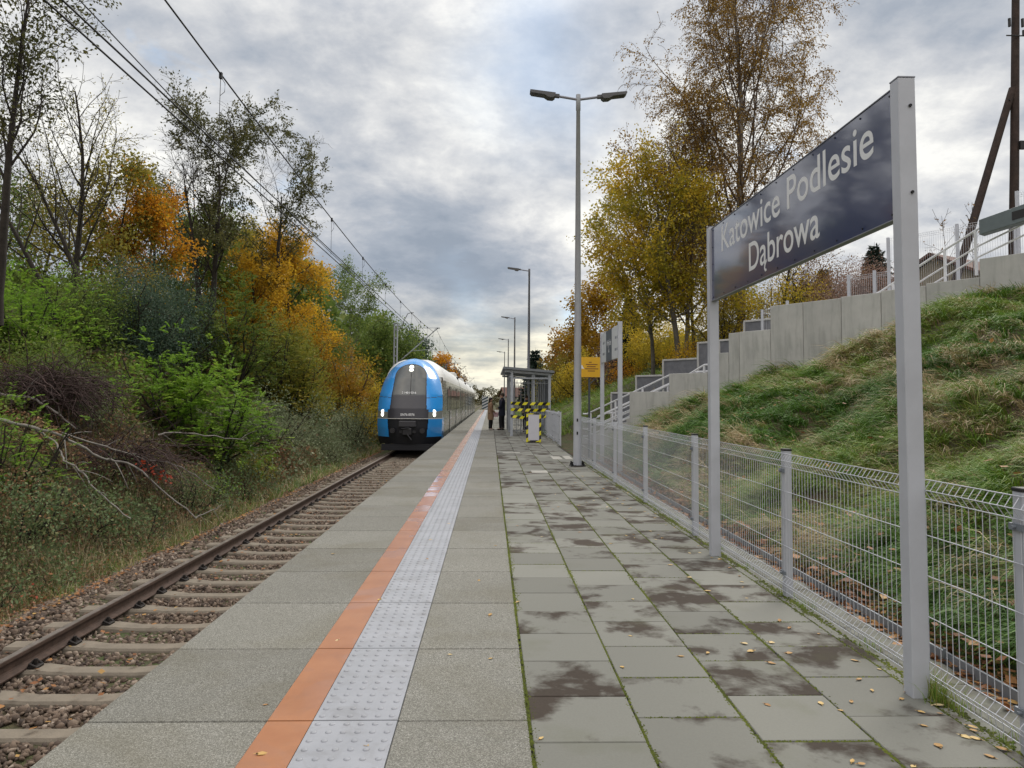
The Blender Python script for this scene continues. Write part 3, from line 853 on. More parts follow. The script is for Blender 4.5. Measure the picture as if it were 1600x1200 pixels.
# hazard tape
def tape_mat(name, ang):
    m, t, b = new_mat(name)
    tc = t('ShaderNodeTexCoord').outputs['Object']; sp = t('ShaderNodeSeparateXYZ'); t.link(tc, sp.inputs[0])
    s = t.math('ADD', t.math('MULTIPLY', sp.outputs[0], math.cos(ang)), t.math('MULTIPLY', sp.outputs[2], math.sin(ang)))
    fr = t.math('FRACT', t.math('MULTIPLY', s, 1/.26))
    st = t.math('GREATER_THAN', fr, .5)
    t.link(t.mix(st, (.72, .66, .015), (.012, .011, .015)), b.inputs['Base Color']); b.inputs['Roughness'].default_value = .35
    return m
m_tape = tape_mat('hazard_tape', math.radians(-38))
tape_labels = ['topmost yellow and black hazard tape across the shelter end', 'middle yellow and black hazard tape across the shelter end', 'lowest yellow and black hazard tape, sagging behind the taped case']
for k, (za, zb_, sag) in enumerate(((1.375, 1.36, .012), (1.11, 1.10, .02), (.84, .88, .10))):
    V = []; n = 14
    for i in range(n+1):
        u = i/n; x = .87 + (2.53-.87)*u; z = za+(zb_-za)*u - sag*4*u*(1-u); tw = .012*math.sin(u*9+k*2)
        V += [(x, 31.2-.07+tw, z-.062), (x, 31.2-.07-tw, z+.062), (x, 31.2-.067+tw, z-.062), (x, 31.2-.067-tw, z+.062)]
    q = MB(); F = []
    for i in range(n):
        a = i*4; F += [(a, a+4, a+5, a+1), (a+2, a+3, a+7, a+6)]
    q.add(V, F); o = q.build('hazard_tape', m_tape); tag(o, tape_labels[k], 'tape', 'hazard tapes on the shelter')
# taped display case
dc = empty('display_case', (1.545, 26.1, 0)); tag(dc, 'upright case covered by a blank white sheet edged with hazard tape', 'display case')
m_sheet = M('white_sheet', (.60, .60, .66), .35, var=.06, vscale=4, bump=.2, bscale=9)
q = MB(); q.box(-.25, .25, 0.02, .30, .05, 1.02, bev=.01)
for a in (-.2, .2): q.box(a-.025, a+.025, .10, .2, 0, .05)
q.build('case_body', m_shg, dc)
q = MB(); q.box(-.20, .20, .0, .018, .09, 1.0); q.build('white_sheet', m_sheet, dc)
m_tape2 = tape_mat('hazard_tape_case', math.radians(-62))
q = MB(); q.box(-.262, -.195, -.008, -.002, .02, 1.02); q.box(.195, .262, -.008, -.002, .02, 1.02); q.box(-.19, .19, -.007, -.003, .03, .088); q.box(-.19, .19, -.007, -.003, 1.002, 1.04)
q.build('tape_edge', m_tape2, dc)

# ------------------------------------------------------------------ retaining walls and stairs
m_wall, t, b = new_mat('precast_concrete')
tc = t('ShaderNodeTexCoord').outputs['Object']; ri = t('ShaderNodeObjectInfo').outputs['Random']
stc = t('ShaderNodeMapping'); stc.inputs['Scale'].default_value = (2.2, 2.2, .45); t.link(tc, stc.inputs[0])
n1 = t.noise(1.6, 6, .6, tc); n2 = t.noise(2.0, 6, .62, stc.outputs[0], dist=.3); n3 = t.noise(70, 5, .7, tc)
c = t.mix(t.ramp(n1, [(.35, 0.0), (.65, 1.0)]), (.45, .45, .435), (.55, .545, .525))
c = t.mix(t.math('MULTIPLY', t.ramp(n2, [(.5, 0.0), (.72, 1.0)]), .42), c, (.17, .175, .16))
c = t.mix(t.math('MULTIPLY', n3, .25), c, (.24, .25, .24))
stm = t('ShaderNodeMapping'); stm.inputs['Scale'].default_value = (9, 9, .5); t.link(tc, stm.inputs[0])
c = t.mix(t.math('MULTIPLY', t.ramp(t.noise(1.5, 5, .65, stm.outputs[0]), [(.55, 0.0), (.8, 1.0)]), .28), c, (.19, .185, .17))
v = t('ShaderNodeVectorMath', operation='SCALE'); t.link(c, v.inputs[0]); t.link(t.math('MULTIPLY_ADD', ri, .16, .92), v.inputs['Scale'])
t.link(v.outputs[0], b.inputs['Base Color']); b.inputs['Roughness'].default_value = .85
bp = t('ShaderNodeBump', i_Strength=.25, i_Distance=.006); t.link(n3, bp.inputs['Height']); t.link(bp.outputs[0], b.inputs['Normal'])
WROT = math.atan2(WD[1], WD[0])
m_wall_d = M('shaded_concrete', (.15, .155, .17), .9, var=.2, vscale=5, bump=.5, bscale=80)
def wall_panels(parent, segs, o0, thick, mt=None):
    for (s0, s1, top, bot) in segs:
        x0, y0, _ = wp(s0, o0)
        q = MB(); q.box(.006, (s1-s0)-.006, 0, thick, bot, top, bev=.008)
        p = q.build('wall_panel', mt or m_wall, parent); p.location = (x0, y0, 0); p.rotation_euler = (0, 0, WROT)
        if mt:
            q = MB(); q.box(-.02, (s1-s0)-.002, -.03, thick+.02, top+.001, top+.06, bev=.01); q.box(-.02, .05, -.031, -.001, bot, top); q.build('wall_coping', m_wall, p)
rw = empty('retaining_wall', wp(0, 0)); 
rw.location = (0, 0, 0)
tag(rw, 'stepped grey concrete retaining wall climbing behind the grass bank', 'retaining wall')
segs = [(-5.42, -3.66, 1.81, -.2), (-3.66, -2.13, 2.37, -.2), (-2.13, -1.35, 2.93, .2), (-1.35, -.98, 3.49, .4), (-.98, .06, 3.50, .6),
        (.06, 1.06, 4.14, 1.2), (1.06, 2.13, 4.14, 1.6), (2.13, 3.15, 4.17, 2), (3.15, 4.2, 4.2, 2.3), (4.2, 5.33, 4.25, 2.4),
        (5.33, 6.3, 4.65, 2.6), (6.3, 7.3, 4.66, 2.8), (7.3, 8.3, 5.05, 3), (8.3, 9.3, 5.07, 3), (9.3, 10.3, 5.08, 3)]
wall_panels(rw, segs, -.0, .15)
rw2 = empty('retaining_wall', (0, 0, 0)); tag(rw2, 'rear stepped concrete wall on the far side of the stairs', 'retaining wall')
segs2 = [(-8.7, -7.4, 1.78, -.3), (-7.35, -6.0, 2.40, -.3), (-6.0, -4.4, 2.94, 0), (-4.4, -3.5, 3.47, .4), (-3.5, -2.5, 3.5, .4), (-2.5, -1.2, 4.05, 1), (-1.2, 0.1, 4.1, 1), (0.1, 1.4, 4.15, 1.5), (1.4, 2.6, 4.2, 1.5), (2.6, 4, 4.3, 2), (4, 5.4, 4.5, 2), (5.4, 6.8, 4.55, 2), (6.8, 8.2, 5.0, 3), (8.2, 9.6, 5.1, 3)]
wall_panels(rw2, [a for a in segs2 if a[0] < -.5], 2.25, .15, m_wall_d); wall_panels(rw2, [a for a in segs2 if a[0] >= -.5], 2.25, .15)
# steps
q = MB()
def steps(s0, z0, s1, z1, n):
    for i in range(n):
        a = s0+(s1-s0)*i/n; zt = z0+(z1-z0)*(i+1)/n
        pts = [wp(a, .16), wp(a, 2.24), wp(s1, 2.24), wp(s1, .16)]
        zb = z0-.5 if i == 0 else z0+(z1-z0)*i/n
        V = [(p[0], p[1], zb) for p in pts] + [(p[0], p[1], zt) for p in pts]
        q.add(V, [(0, 3, 2, 1), (4, 5, 6, 7), (0, 1, 5, 4), (1, 2, 6, 5), (2, 3, 7, 6), (3, 0, 4, 7)])
def slab_(s0, s1, z):
    pts = [wp(s0, .16), wp(s0, 2.24), wp(s1, 2.24), wp(s1, .16)]
    V = [(p[0], p[1], z-.6) for p in pts] + [(p[0], p[1], z) for p in pts]
    q.add(V, [(0, 3, 2, 1), (4, 5, 6, 7), (0, 1, 5, 4), (1, 2, 6, 5), (2, 3, 7, 6), (3, 0, 4, 7)])
steps(-8.0, 0.0, -3.9, 1.36, 9); slab_(-3.9, -2.9, 1.36); steps(-2.9, 1.36, .9, 3.0, 11); slab_(.9, 2.6, 3.0); steps(2.6, 3.0, 8.2, 5.35, 15); slab_(8.2, 12, 5.35)
stp = q.build('concrete_stairs', m_wall); tag(stp, 'concrete stairs climbing between the two stepped walls', 'stairs')

def railing(label, o, pts, h_rails, posts, r=.03, drop=1.05):
    R = empty('stair_railing', (0, 0, 0)); tag(R, label, 'railing', 'white stair railings')
    for hr in h_rails:
        q = MB(); q.tube([wp(s, o, z-hr) for s, z in pts], r if hr == 0 else r*.8, 8); q.build('rail', m_railw, R)
    for s in posts:
        z = float(np.interp(s, [a for a, b_ in pts], [b_ for a, b_ in pts]))
        x, y, _ = wp(s, o); q = MB(); q.box(-.025, .025, -.025, .025, z-drop, z-.01)
        p = q.build('railing_post', m_railw, R); p.location = (x, y, 0); p.rotation_euler = (0, 0, WROT)
    return R
railing('near white handrail of the lower flight beside the first wall step', .3, [(-8.1, 1.02), (-7.9, 1.02), (-3.9, 2.34), (-3.7, 2.36)], [0, .3, .55, .8], [-7.7, -6.4, -5.1, -3.8])
railing('far white handrail of the lower flight, against the rear wall', 1.95, [(-8.6, 1.02), (-8.2, 1.05), (-4.3, 2.50), (-3.0, 2.52)], [0, .4, .8], [-8.0, -6.8, -5.5, -4.2, -3.1])
railing('middle white handrail running up the centre of the lower flight', 1.1, [(-8.2, .92), (-4.2, 2.24), (-3.4, 2.26)], [0, .35, .7], [-7.4, -5.8, -4.2, -3.4])
railing('short white handrail of the second flight just above the wall top', .3, [(-3.1, 2.35), (-2.5, 2.62), (-1.2, 2.64), (.9, 3.9)], [0, .35], [-2.5, -1.3, 0])
railing('high white handrail rising along the top of the retaining wall', .3, [(2.3, 3.95), (3.0, 4.24), (4.15, 4.85), (5.2, 5.37), (6.15, 5.72), (8.0, 6.45), (9.5, 6.9)], [0, .38, .62], [3.3, 4.5, 5.15, 6.2, 7.2, 8.2], r=.028, drop=1.0)
# grey trough mounted on the railing
q = MB()
V = [wp(5.36, -.03, 5.17), wp(6.9, -.03, 5.42), wp(6.9, -.03, 5.80), wp(5.36, -.03, 5.50), wp(5.36, .22, 5.17), wp(6.9, .22, 5.42), wp(6.9, .22, 5.80), wp(5.36, .22, 5.50)]
q.add(V, [(0, 1, 2, 3), (7, 6, 5, 4), (0, 4, 5, 1), (1, 5, 6, 2), (2, 6, 7, 3), (3, 7, 4, 0)])
bx = q.build('metal_box', M('box_grey_green', (.13, .16, .17), .5, .2, var=.1, vscale=4), bevel=.012); tag(bx, 'long dark grey metal box fixed to the high stair railing', 'box')
q = MB(); V = [wp(6.0, -.036, 5.36), wp(6.45, -.036, 5.43), wp(6.45, -.036, 5.60), wp(6.0, -.036, 5.54)]
V += [wp(6.0, -.032, 5.36), wp(6.45, -.032, 5.43), wp(6.45, -.032, 5.60), wp(6.0, -.032, 5.54)]
q.add(V, [(0, 1, 2, 3), (7, 6, 5, 4), (0, 4, 5, 1), (1, 5, 6, 2), (2, 6, 7, 3), (3, 7, 4, 0)]); q.build('opening', m_black, bx)

# upper mesh fence behind the stairs
uf = empty('mesh_fence', (0, 0, 0)); tag(uf, 'tall wire mesh fence on the bank top behind the stairs', 'fence')
up = [(-.98, 4.0, 4.55), (1.0, 4.1, 5.08), (1.75, 4.2, 5.10), (2.15, 4.3, 5.95), (3.9, 4.35, 5.99), (5.2, 4.45, 6.02), (5.25, 4.5, 6.52), (7.2, 4.7, 6.55), (9.2, 5.0, 6.9)]
OFU = 2.34
for i, (s, z0, z1) in enumerate(up):
    x, y, _ = wp(s, OFU); q = MB(); q.box(-.035, .035, -.035, .035, z0-.3, z1+.05, bev=.004); p = q.build('fence_post', m_grey, uf); p.location = (x, y, 0); p.rotation_euler = (0, 0, WROT)
    if i in (1, 2, 3, 4, 6, 7):
        s2_, _, z2 = up[i+1]
        L = s2_-s-.04
        zt = min(z2, 99) if i not in (2,) else z1
        q = mesh_panel_mb(L, .055, .0032, folds=True, z0=z0+.05, z1=max(z1, z2 if i != 2 else z1)-.02)
        o = q.build('mesh_panel', m_wire, uf); o.location = (x, y, 0); o.rotation_euler = (0, 0, WROT-PI/2)
sf = empty('mesh_fence', (0, 0, 0)); tag(sf, 'short low mesh fence panel at the step of the retaining wall', 'fence')
x, y, _ = wp(-.45, .35); q = MB(); q.box(-.03, .03, -.03, .03, 2.6, 4.12, bev=.004); p = q.build('fence_post', m_grey, sf); p.location = (x, y, 0)
o = mesh_panel_mb(.9, .055, .0032, z0=2.9, z1=4.1).build('mesh_panel', m_wire, sf); o.location = (x, y, 0); o.rotation_euler = (0, 0, WROT-PI/2)

# wooden utility pole with stay
m_wood = M('tarred_wood', (.034, .020, .015), .8, var=.45, vscale=5, bump=.6, bscale=30)
up_ = empty('utility_pole', (15.25, 21, 0)); tag(up_, 'dark wooden A-frame utility pole standing behind the high stair railing', 'utility pole')
q = MB(); q.tube([(.0, 0, 3.8), (.22, 0, 8.5), (.45, 0, 14.2)], [.135, .12, .10], 14); q.build('main_pole', m_wood, up_)
q = MB(); q.tube([(-2.35, -.1, 3.2), (-1.45, -.05, 5.8), (.24, 0, 10.9)], [.125, .115, .10], 14); q.build('brace_pole', m_wood, up_)
q = MB(); q.tube([(.0, -.15, 12.45), (.55, -.15, 12.45)], .02, 6); q.tube([(.52, -.15, 12.45), (.52, -.15, 12.62)], .035, 8); q.tube([(.0, -.15, 10.5), (.45, .15, 10.5)], .018, 6)
for a in (-.2, .2): q.tube([(.34+a, -.1, 12.75), (.34+a, -.1, 13.0)], .04, 8)
q.box(.28, .42, -.2, -.12, 9.0, 9.25)
q.build('insulator_bracket', m_black, up_)
# ------------------------------------------------------------------ vegetation
vr = np.random.RandomState(42)
def unit(v): return v/(np.linalg.norm(v)+1e-9)
def perp(d):
    a = np.cross(d, vr.normal(size=3)); return unit(a)
def grow(out, p, d, L, r, lvl, P):
    mx = P['lv']; n = max(3, int(L/P['seg'][lvl])+1)
    pts = [p]; dd = d; wob = P['wob'][lvl]; gr = P['grav'][lvl]
    for i in range(n):
        dd = unit(dd + vr.normal(size=3)*wob + np.array([0, 0, gr])*(i/n+.3)); p = p + dd*L/n; pts.append(p)
    pts = np.array(pts); rr_ = np.linspace(r, r*P['tap'][lvl], n+1)
    out.append((pts, rr_, lvl))
    if lvl >= mx: return
    nc = P['n'][lvl]; nc = max(1, int(round(nc*(.75+.5*vr.rand())*(1 if lvl == 0 else min(1.4, L/P['ref'][lvl])))))
    az = vr.rand()*6.28; st = P['start'][lvl]
    for k in range(nc):
        u = st + (1-st)*(k+vr.rand()*.8)/nc; u = min(u, .99)
        i = int(u*n); f = u*n-i; q = pts[i]*(1-f)+pts[i+1]*f; pd = unit(pts[i+1]-pts[i])
        a = unit(np.cross(pd, [0, 0, 1.0]) if abs(pd[2]) < .95 else np.array([1., 0, 0])); b_ = np.cross(pd, a)
        az += 2.4 + vr.normal()*.4
        side = a*math.cos(az) + b_*math.sin(az)
        an = math.radians(P['ang'][lvl] + vr.normal()*9)
        if lvl == 0 and 'top_ang' in P: an = math.radians(P['ang'][0]*(1-u) + P['top_ang']*u + vr.normal()*7)
        cd = unit(pd*math.cos(an) + side*math.sin(an))
        shp = P['shape'](u) if lvl == 0 else (1-.45*u)
        cl = L*P['ratio'][lvl]*shp*(.75+.5*vr.rand())
        rc = (r*(1-u)+r*P['tap'][lvl]*u)*P['rr'][lvl]
        grow(out, q, cd, cl, rc, lvl+1, P)
def tubes_np(polys, sides=(9, 6, 4, 3, 3), rmin=0.0):
    Vs = []; Fs = []; b0 = 0
    for pts, rr_, lvl in polys:
        k = sides[min(lvl, len(sides)-1)]; n = len(pts)
        t_ = np.gradient(pts, axis=0); t_ /= (np.linalg.norm(t_, axis=1)[:, None]+1e-9)
        ref = np.array([0, 0, 1.0]) if abs(t_[0, 2]) < .8 else np.array([1.0, 0, 0])
        a = np.cross(t_, ref); a /= (np.linalg.norm(a, axis=1)[:, None]+1e-6); b_ = np.cross(t_, a)
        an = np.arange(k)*2*PI/k
        ring = pts[:, None] + (a[:, None]*np.cos(an)[None, :, None] + b_[:, None]*np.sin(an)[None, :, None])*np.maximum(rr_, rmin)[:, None, None]
        Vs.append(ring.reshape(-1, 3))
        i = np.arange(n-1)[:, None]*k; j = np.arange(k)[None]; jn = (j+1) % k
        Fs.append((np.stack([i+j, i+jn, i+k+jn, i+k+j], -1)+b0).reshape(-1, 4)); b0 += n*k
    return np.concatenate(Vs), np.concatenate(Fs)
def leaves(C, size, aspect=.6, droop=0.0, D=None, jit=.35, up=.3):
    n = len(C)
    if D is None: D = vr.normal(size=(n, 3))
    D = D + vr.normal(size=(n, 3))*.5; D[:, 2] -= droop
    D /= np.linalg.norm(D, axis=1)[:, None]+1e-9
    N = vr.normal(size=(n, 3)); N[:, 2] += up
    S = np.cross(D, N); S /= np.linalg.norm(S, axis=1)[:, None]+1e-9
    L = (size*(1+vr.uniform(-jit, jit, n)))[:, None]; W = L*aspect*.5
    V = np.stack([C, C + D*L*.5 + S*W, C + D*L, C + D*L*.5 - S*W], 1).reshape(-1, 3)
    return V, np.arange(4*n).reshape(-1, 4)
def along(polys, lv_min, per_m, spread, umin=0.0):
    C = []; D = []
    for pts, rr_, lvl in polys:
        if lvl < lv_min: continue
        seg = np.diff(pts, axis=0); sl_ = np.linalg.norm(seg, axis=1); L = sl_.sum(); n = vr.poisson(L*per_m)
        if n == 0: continue
        u = vr.uniform(umin, 1, n)*(len(seg)-1e-3); i = u.astype(int); f = (u-i)[:, None]
        C.append(pts[i]*(1-f) + pts[i+1]*f); D.append(seg[i]/sl_[i][:, None])
    if not C: return np.zeros((0, 3)), np.zeros((0, 3))
    C = np.concatenate(C); D = np.concatenate(D)
    return C + vr.normal(size=C.shape)*spread, D
def clumps(C, D, frac, scale=1.2, T=None):
    # drop leaves in irregular pockets so that the crown has gaps
    k = vr.normal(size=(7, 3))*scale; p = vr.rand(7)*6.28
    v = sum(np.sin(C @ k[i] + p[i]) for i in range(7)) + vr.normal(size=len(C))*.8
    thr = np.quantile(v, frac); m = v > thr
    return C[m], D[m]
def plant(name, label, cat, loc, polys, C, D, leaf, bark, lmat, aspect=.6, droop=.2, group=None, crown='crown', stem='trunk', rmin=0.0, scale=1.0, rz=0.0, twigm=None):
    e = empty(name, loc, rz); tag(e, label, cat, group); e.scale = (scale,)*3
    main = [p_ for p_ in polys if p_[2] == 0]; rest = [p_ for p_ in polys if p_[2] > 0]
    if stem == 'trunk' and rest:
        V, F = tubes_np(main, rmin=rmin); mesh_np('trunk', V, F, bark, e, smooth=True)
        V, F = tubes_np(rest, rmin=rmin); mesh_np('branches', V, F, twigm or bark, e, smooth=True)
    else:
        V, F = tubes_np(polys, rmin=rmin); mesh_np(stem, V, F, bark, e, smooth=True)
    if len(C):
        V, F = leaves(C, leaf, aspect, droop, D); o = mesh_np(crown, V, F, lmat, e, tint=vr.rand(len(C))); 
    return e
m_bark = M('dark_bark', (.030, .024, .019), .95, var=.4, vscale=5, bump=.6, bscale=25)
m_barkg = M('grey_bark', (.12, .11, .095), .95, var=.35, vscale=5, bump=.5, bscale=25)
m_birch = M('birch_bark', (.26, .235, .21), .85, var=.5, vscale=4, bump=.3, bscale=25, dirt=.9)
G = dict
m_twigb = M('birch_twigs', (.10, .07, .05), .9, var=.3, vscale=4)
L_green = leaf_mat('leaf_bright_green', [(0, (.11, .21, .025)), (.5, (.21, .37, .04)), (.85, (.34, .46, .06)), (1, (.52, .47, .05))], .5, .9)
L_mid = leaf_mat('leaf_mid_green', [(0, (.075, .125, .026)), (.5, (.15, .22, .045)), (1, (.29, .32, .07))], .42)
L_dark = leaf_mat('leaf_dark_blue_green', [(0, (.03, .055, .036)), (.6, (.075, .125, .08)), (1, (.17, .215, .13))], .3)
L_oliv = leaf_mat('leaf_olive', [(0, (.15, .145, .026)), (.5, (.30, .27, .045)), (1, (.50, .37, .07))], .45)
L_orange = leaf_mat('leaf_orange', [(0, (.26, .12, .012)), (.45, (.56, .25, .018)), (.8, (.70, .38, .03)), (1, (.62, .45, .05))], .5, .7)
L_yell = leaf_mat('leaf_yellow', [(0, (.32, .19, .02)), (.5, (.62, .38, .03)), (.85, (.78, .52, .05)), (1, (.40, .36, .06))], .5)
L_ygrn = leaf_mat('leaf_yellow_green', [(0, (.17, .17, .02)), (.4, (.42, .34, .035)), (.75, (.68, .48, .045)), (1, (.74, .52, .05))], .5, .8)
L_brown = leaf_mat('leaf_brown', [(0, (.10, .06, .03)), (.5, (.24, .14, .055)), (1, (.42, .26, .09))], .3)
L_birch = leaf_mat('leaf_birch', [(0, (.13, .075, .022)), (.5, (.28, .165, .035)), (.85, (.42, .27, .045)), (1, (.22, .18, .04))], .4, .5)
L_acac = leaf_mat('leaf_dull_green', [(0, (.045, .05, .02)), (.5, (.10, .105, .034)), (1, (.20, .18, .055))], .3)
L_vib = leaf_mat('leaf_grey_green', [(0, (.085, .11, .058)), (.5, (.18, .22, .115)), (.85, (.31, .33, .19)), (1, (.42, .17, .08))], .32)
L_purp = leaf_mat('leaf_purple_brown', [(0, (.12, .07, .06)), (.5, (.26, .165, .135)), (1, (.42, .29, .22))], .3)

L_pop = leaf_mat('leaf_poplar', [(0, (.14, .16, .02)), (.35, (.36, .32, .035)), (.7, (.66, .47, .045)), (1, (.78, .52, .05))], .5, .6)
L_gold = leaf_mat('leaf_golden_green', [(0, (.10, .13, .022)), (.45, (.21, .23, .035)), (.75, (.40, .32, .045)), (1, (.58, .40, .05))], .45, .5)
def gz(x, y): return float(ground_z(np.array([x]), np.array([y]))[0])
def bush(label, x, y, W, H, lmat, leaf=.05, n_st=9, dens=1.0, cat='shrub', name='shrub', bark=None, aspect=.55, group=None, zoff=-.1, up=.25, tw=5, feather=False, rz=0, gap=.25, z=None, air=.10):
    P = G(lv=2, seg=[.3, .2, .12], wob=[.13, .2, .22], grav=[.06, .03, 0], tap=[.35, .35, .3], n=[tw, 5, 0], ref=[1, H*.35, 1], start=[.15, .15, 0], ang=[42, 42, 0], ratio=[.42, .5, 0], rr=[.5, .6, 0], shape=lambda u: 1.1-.5*u)
    polys = []
    for k in range(n_st):
        a = 2*PI*k/n_st + vr.rand()*.8; tilt = math.radians(8 + 42*vr.rand()**.8)*min(1.3, W/H)
        d = np.array([math.cos(a)*math.sin(tilt), math.sin(a)*math.sin(tilt), math.cos(tilt)])
        L = H*(.95-.25*(tilt/ .9))*(.75+.35*vr.rand())
        base = np.array([math.cos(a), math.sin(a), 0])*W*.12*vr.rand()
        grow(polys, base, d, L, .012+.008*H, 0, P)
    # leaf clusters spread through the crown volume so that it reads as foliage, not sticks
    ncl = int(26 + 10*W*H**.5); CC = []
    for k in range(ncl):
        a = vr.rand()*6.28; el = math.asin(min(1, vr.rand()**.7)); lump = 1+.22*math.sin(3*a+x)+.12*math.sin(5*a+y)
        rad_ = (.55+.45*vr.rand()**.4)*lump
        CC.append((math.cos(a)*math.cos(el)*W*.5*rad_, math.sin(a)*math.cos(el)*W*.5*rad_, H*(.12+.82*math.sin(el)*rad_), .12+.10*vr.rand()))
    CC = np.array(CC)
    vol = W*W*H*.5
    tot = sum(np.linalg.norm(np.diff(p, axis=0), axis=1).sum() for p, r_, l in polys if l >= 1)
    want = dens*vol*700*(.05/leaf)**1.6
    want = min(want, 30000)
    if feather:
        # compound leaves: leaflets in two rows along short drooping stalks
        nst = int(want/13); C0, D0 = along(polys, 1, nst/tot, air*.6); D0 = D0 + vr.normal(size=D0.shape)*.7; D0[:, 2] += .15
        D0 /= np.linalg.norm(D0, axis=1)[:, None]+1e-9
        C0, D0 = clumps(C0, D0, gap, 1.6)
        i = vr.randint(0, ncl, int(nst*1.1)); q0 = vr.normal(size=(len(i), 3)); C1 = CC[i, :3] + q0*(CC[i, 3:4]*(.35+.3*W)); q0[:, 2] += .4
        D1 = q0 + (CC[i, :3]-np.array([0, 0, H*.3]))/max(W, H)*1.6; C0 = np.concatenate([C0, C1]); D0 = np.concatenate([D0, D1/np.linalg.norm(D1, axis=1)[:, None]])
        side = np.cross(D0, np.array([0, 0, 1.0])); side /= np.linalg.norm(side, axis=1)[:, None]+1e-9
        C = []; D = []
        for j in range(13):
            u = (j//2+1)/7*.24; sg_ = 1 if j % 2 else -1
            C.append(C0 + D0*u + np.array([0, 0, -1.0])*u*u*1.2); D.append(side*sg_*1.6 + D0*.5)
        C = np.concatenate(C); D = np.concatenate(D)
        e = empty(name, (x, y, (gz(x, y) if z is None else z)+zoff), rz); tag(e, label, cat, group)
        V, F = tubes_np(polys, rmin=.004); mesh_np('stems', V, F, bark or m_bark, e, smooth=True)
        n = len(C); Dn = D/np.linalg.norm(D, axis=1)[:, None]
        N = vr.normal(size=(n, 3))*.3; N[:, 2] += 1; S = np.cross(Dn, N); S /= np.linalg.norm(S, axis=1)[:, None]
        L = leaf*(1+vr.uniform(-.25, .25, n))[:, None]; Wd = L*.24
        V = np.stack([C, C+Dn*L*.5+S*Wd, C+Dn*L, C+Dn*L*.5-S*Wd], 1).reshape(-1, 3)
        mesh_np('foliage', V, np.arange(4*n).reshape(-1, 4), lmat, e, tint=np.tile(vr.rand(len(C0)), 13)*.8+vr.rand(n)*.2)
        return e
    C, D = along(polys, 1, want*.5/tot, air)
    C, D = clumps(C, D, gap, 1.6)
    i = vr.randint(0, ncl, int(want*.9)); q0 = vr.normal(size=(len(i), 3)); C1 = CC[i, :3] + q0*(CC[i, 3:4]*(.35+.3*W))
    C1[:, 2] = np.maximum(C1[:, 2], .02); C = np.concatenate([C, C1]); D = np.concatenate([D, q0])
    return plant(name, label, cat, (x, y, (gz(x, y) if z is None else z)+zoff), polys, C, D, leaf, bark or m_bark, lmat, aspect, .15, group, 'foliage', 'stems', rmin=.004, rz=rz)

def tree(label, x, y, H, P, lmat, leaf, per_m, bark=None, spread=.12, aspect=.6, gap=.25, lean=(0, 0), r0=None, lvmin=2, name='tree', z=None, droop=.2, stems=1, group=None, rmin=.006, cscale=.9, zoff=-.3, rz=0, twigm=None, maxl=60000):
    polys = []
    for s_ in range(stems):
        a = vr.rand()*6.28
        d = unit(np.array([lean[0]+(.13*math.cos(a) if stems > 1 else 0), lean[1]+(.13*math.sin(a) if stems > 1 else 0), 1.0]))
        grow(polys, np.array([.25*math.cos(a)*(stems > 1), .25*math.sin(a)*(stems > 1), 0.0]), d, H*(1-.12*s_), r0 or H*.013, 0, P)
    C, D = along(polys, lvmin, per_m, spread)
    C, D = clumps(C, D, gap, cscale)
    if len(C) > maxl:
        i = vr.permutation(len(C))[:maxl]; C = C[i]; D = D[i]
    return plant(name, label, 'tree', (x, y, (gz(x, y) if z is None else z)+zoff), polys, C, D, leaf, bark or m_bark, lmat, aspect, droop, group, rmin=rmin, rz=rz, twigm=twigm)
round_shape = lambda u: .45+1.0*math.sin(PI*min(1, u*.9+.1))*.75
def PT(n0=16, start=.3, ang=55, top=25, ratio=.36, n1=6, n2=5, g=(.0, .05, .0, -.05), lv=3, shape=round_shape, wob=(.04, .11, .16, .2), seg=(.7, .4, .25, .16), a1=42, a2=45, r1=.5, r2=.5, n3=0, rr0=.42):
    return G(lv=lv, seg=list(seg), wob=list(wob), grav=list(g), tap=[.18, .3, .3, .3], n=[n0, n1, n2, 0], ref=[1, 3.0, 1.4, 1], start=[start, .22, .15, 0], ang=[ang, a1, a2, 0], top_ang=top, ratio=[ratio, r1, r2, 0], rr=[rr0, .5, .5, 0], shape=shape)
acacia_shape = lambda u: .35+.9*u
P_acac = PT(n0=15, start=.40, ang=40, top=32, ratio=.36, n1=8, n2=5, shape=acacia_shape, g=(.05, .08, .03, 0), wob=(.035, .16, .2, .25))
P_bare = PT(n0=15, start=.22, ang=38, top=25, ratio=.36, n1=6, n2=4, g=(.02, .10, .06, 0), wob=(.05, .10, .14, .2))
P_maple = PT(n0=17, start=.14, ang=62, top=22, ratio=.42, n1=7, n2=5)
P_oak = PT(n0=18, start=.10, ang=58, top=25, ratio=.34, n1=7, n2=5)
birch_shape = lambda u: .55+.75*math.sin(PI*min(1., .15+u*.8))
P_birch = G(lv=3, seg=[.9, .5, .3, .22], wob=[.03, .07, .10, .06], grav=[0, .07, -.05, -.42], tap=[.12, .25, .3, .4], n=[32, 8, 6, 0], ref=[1, 4.6, 1.4, 1], start=[.16, .2, .12, 0], ang=[42, 38, 40, 0], top_ang=18, ratio=[.37, .36, .62, 0], rr=[.38, .45, .5, 0], shape=birch_shape)
P_poplar = PT(n0=24, start=.2, ang=50, top=24, ratio=.34, n1=7, n2=5)

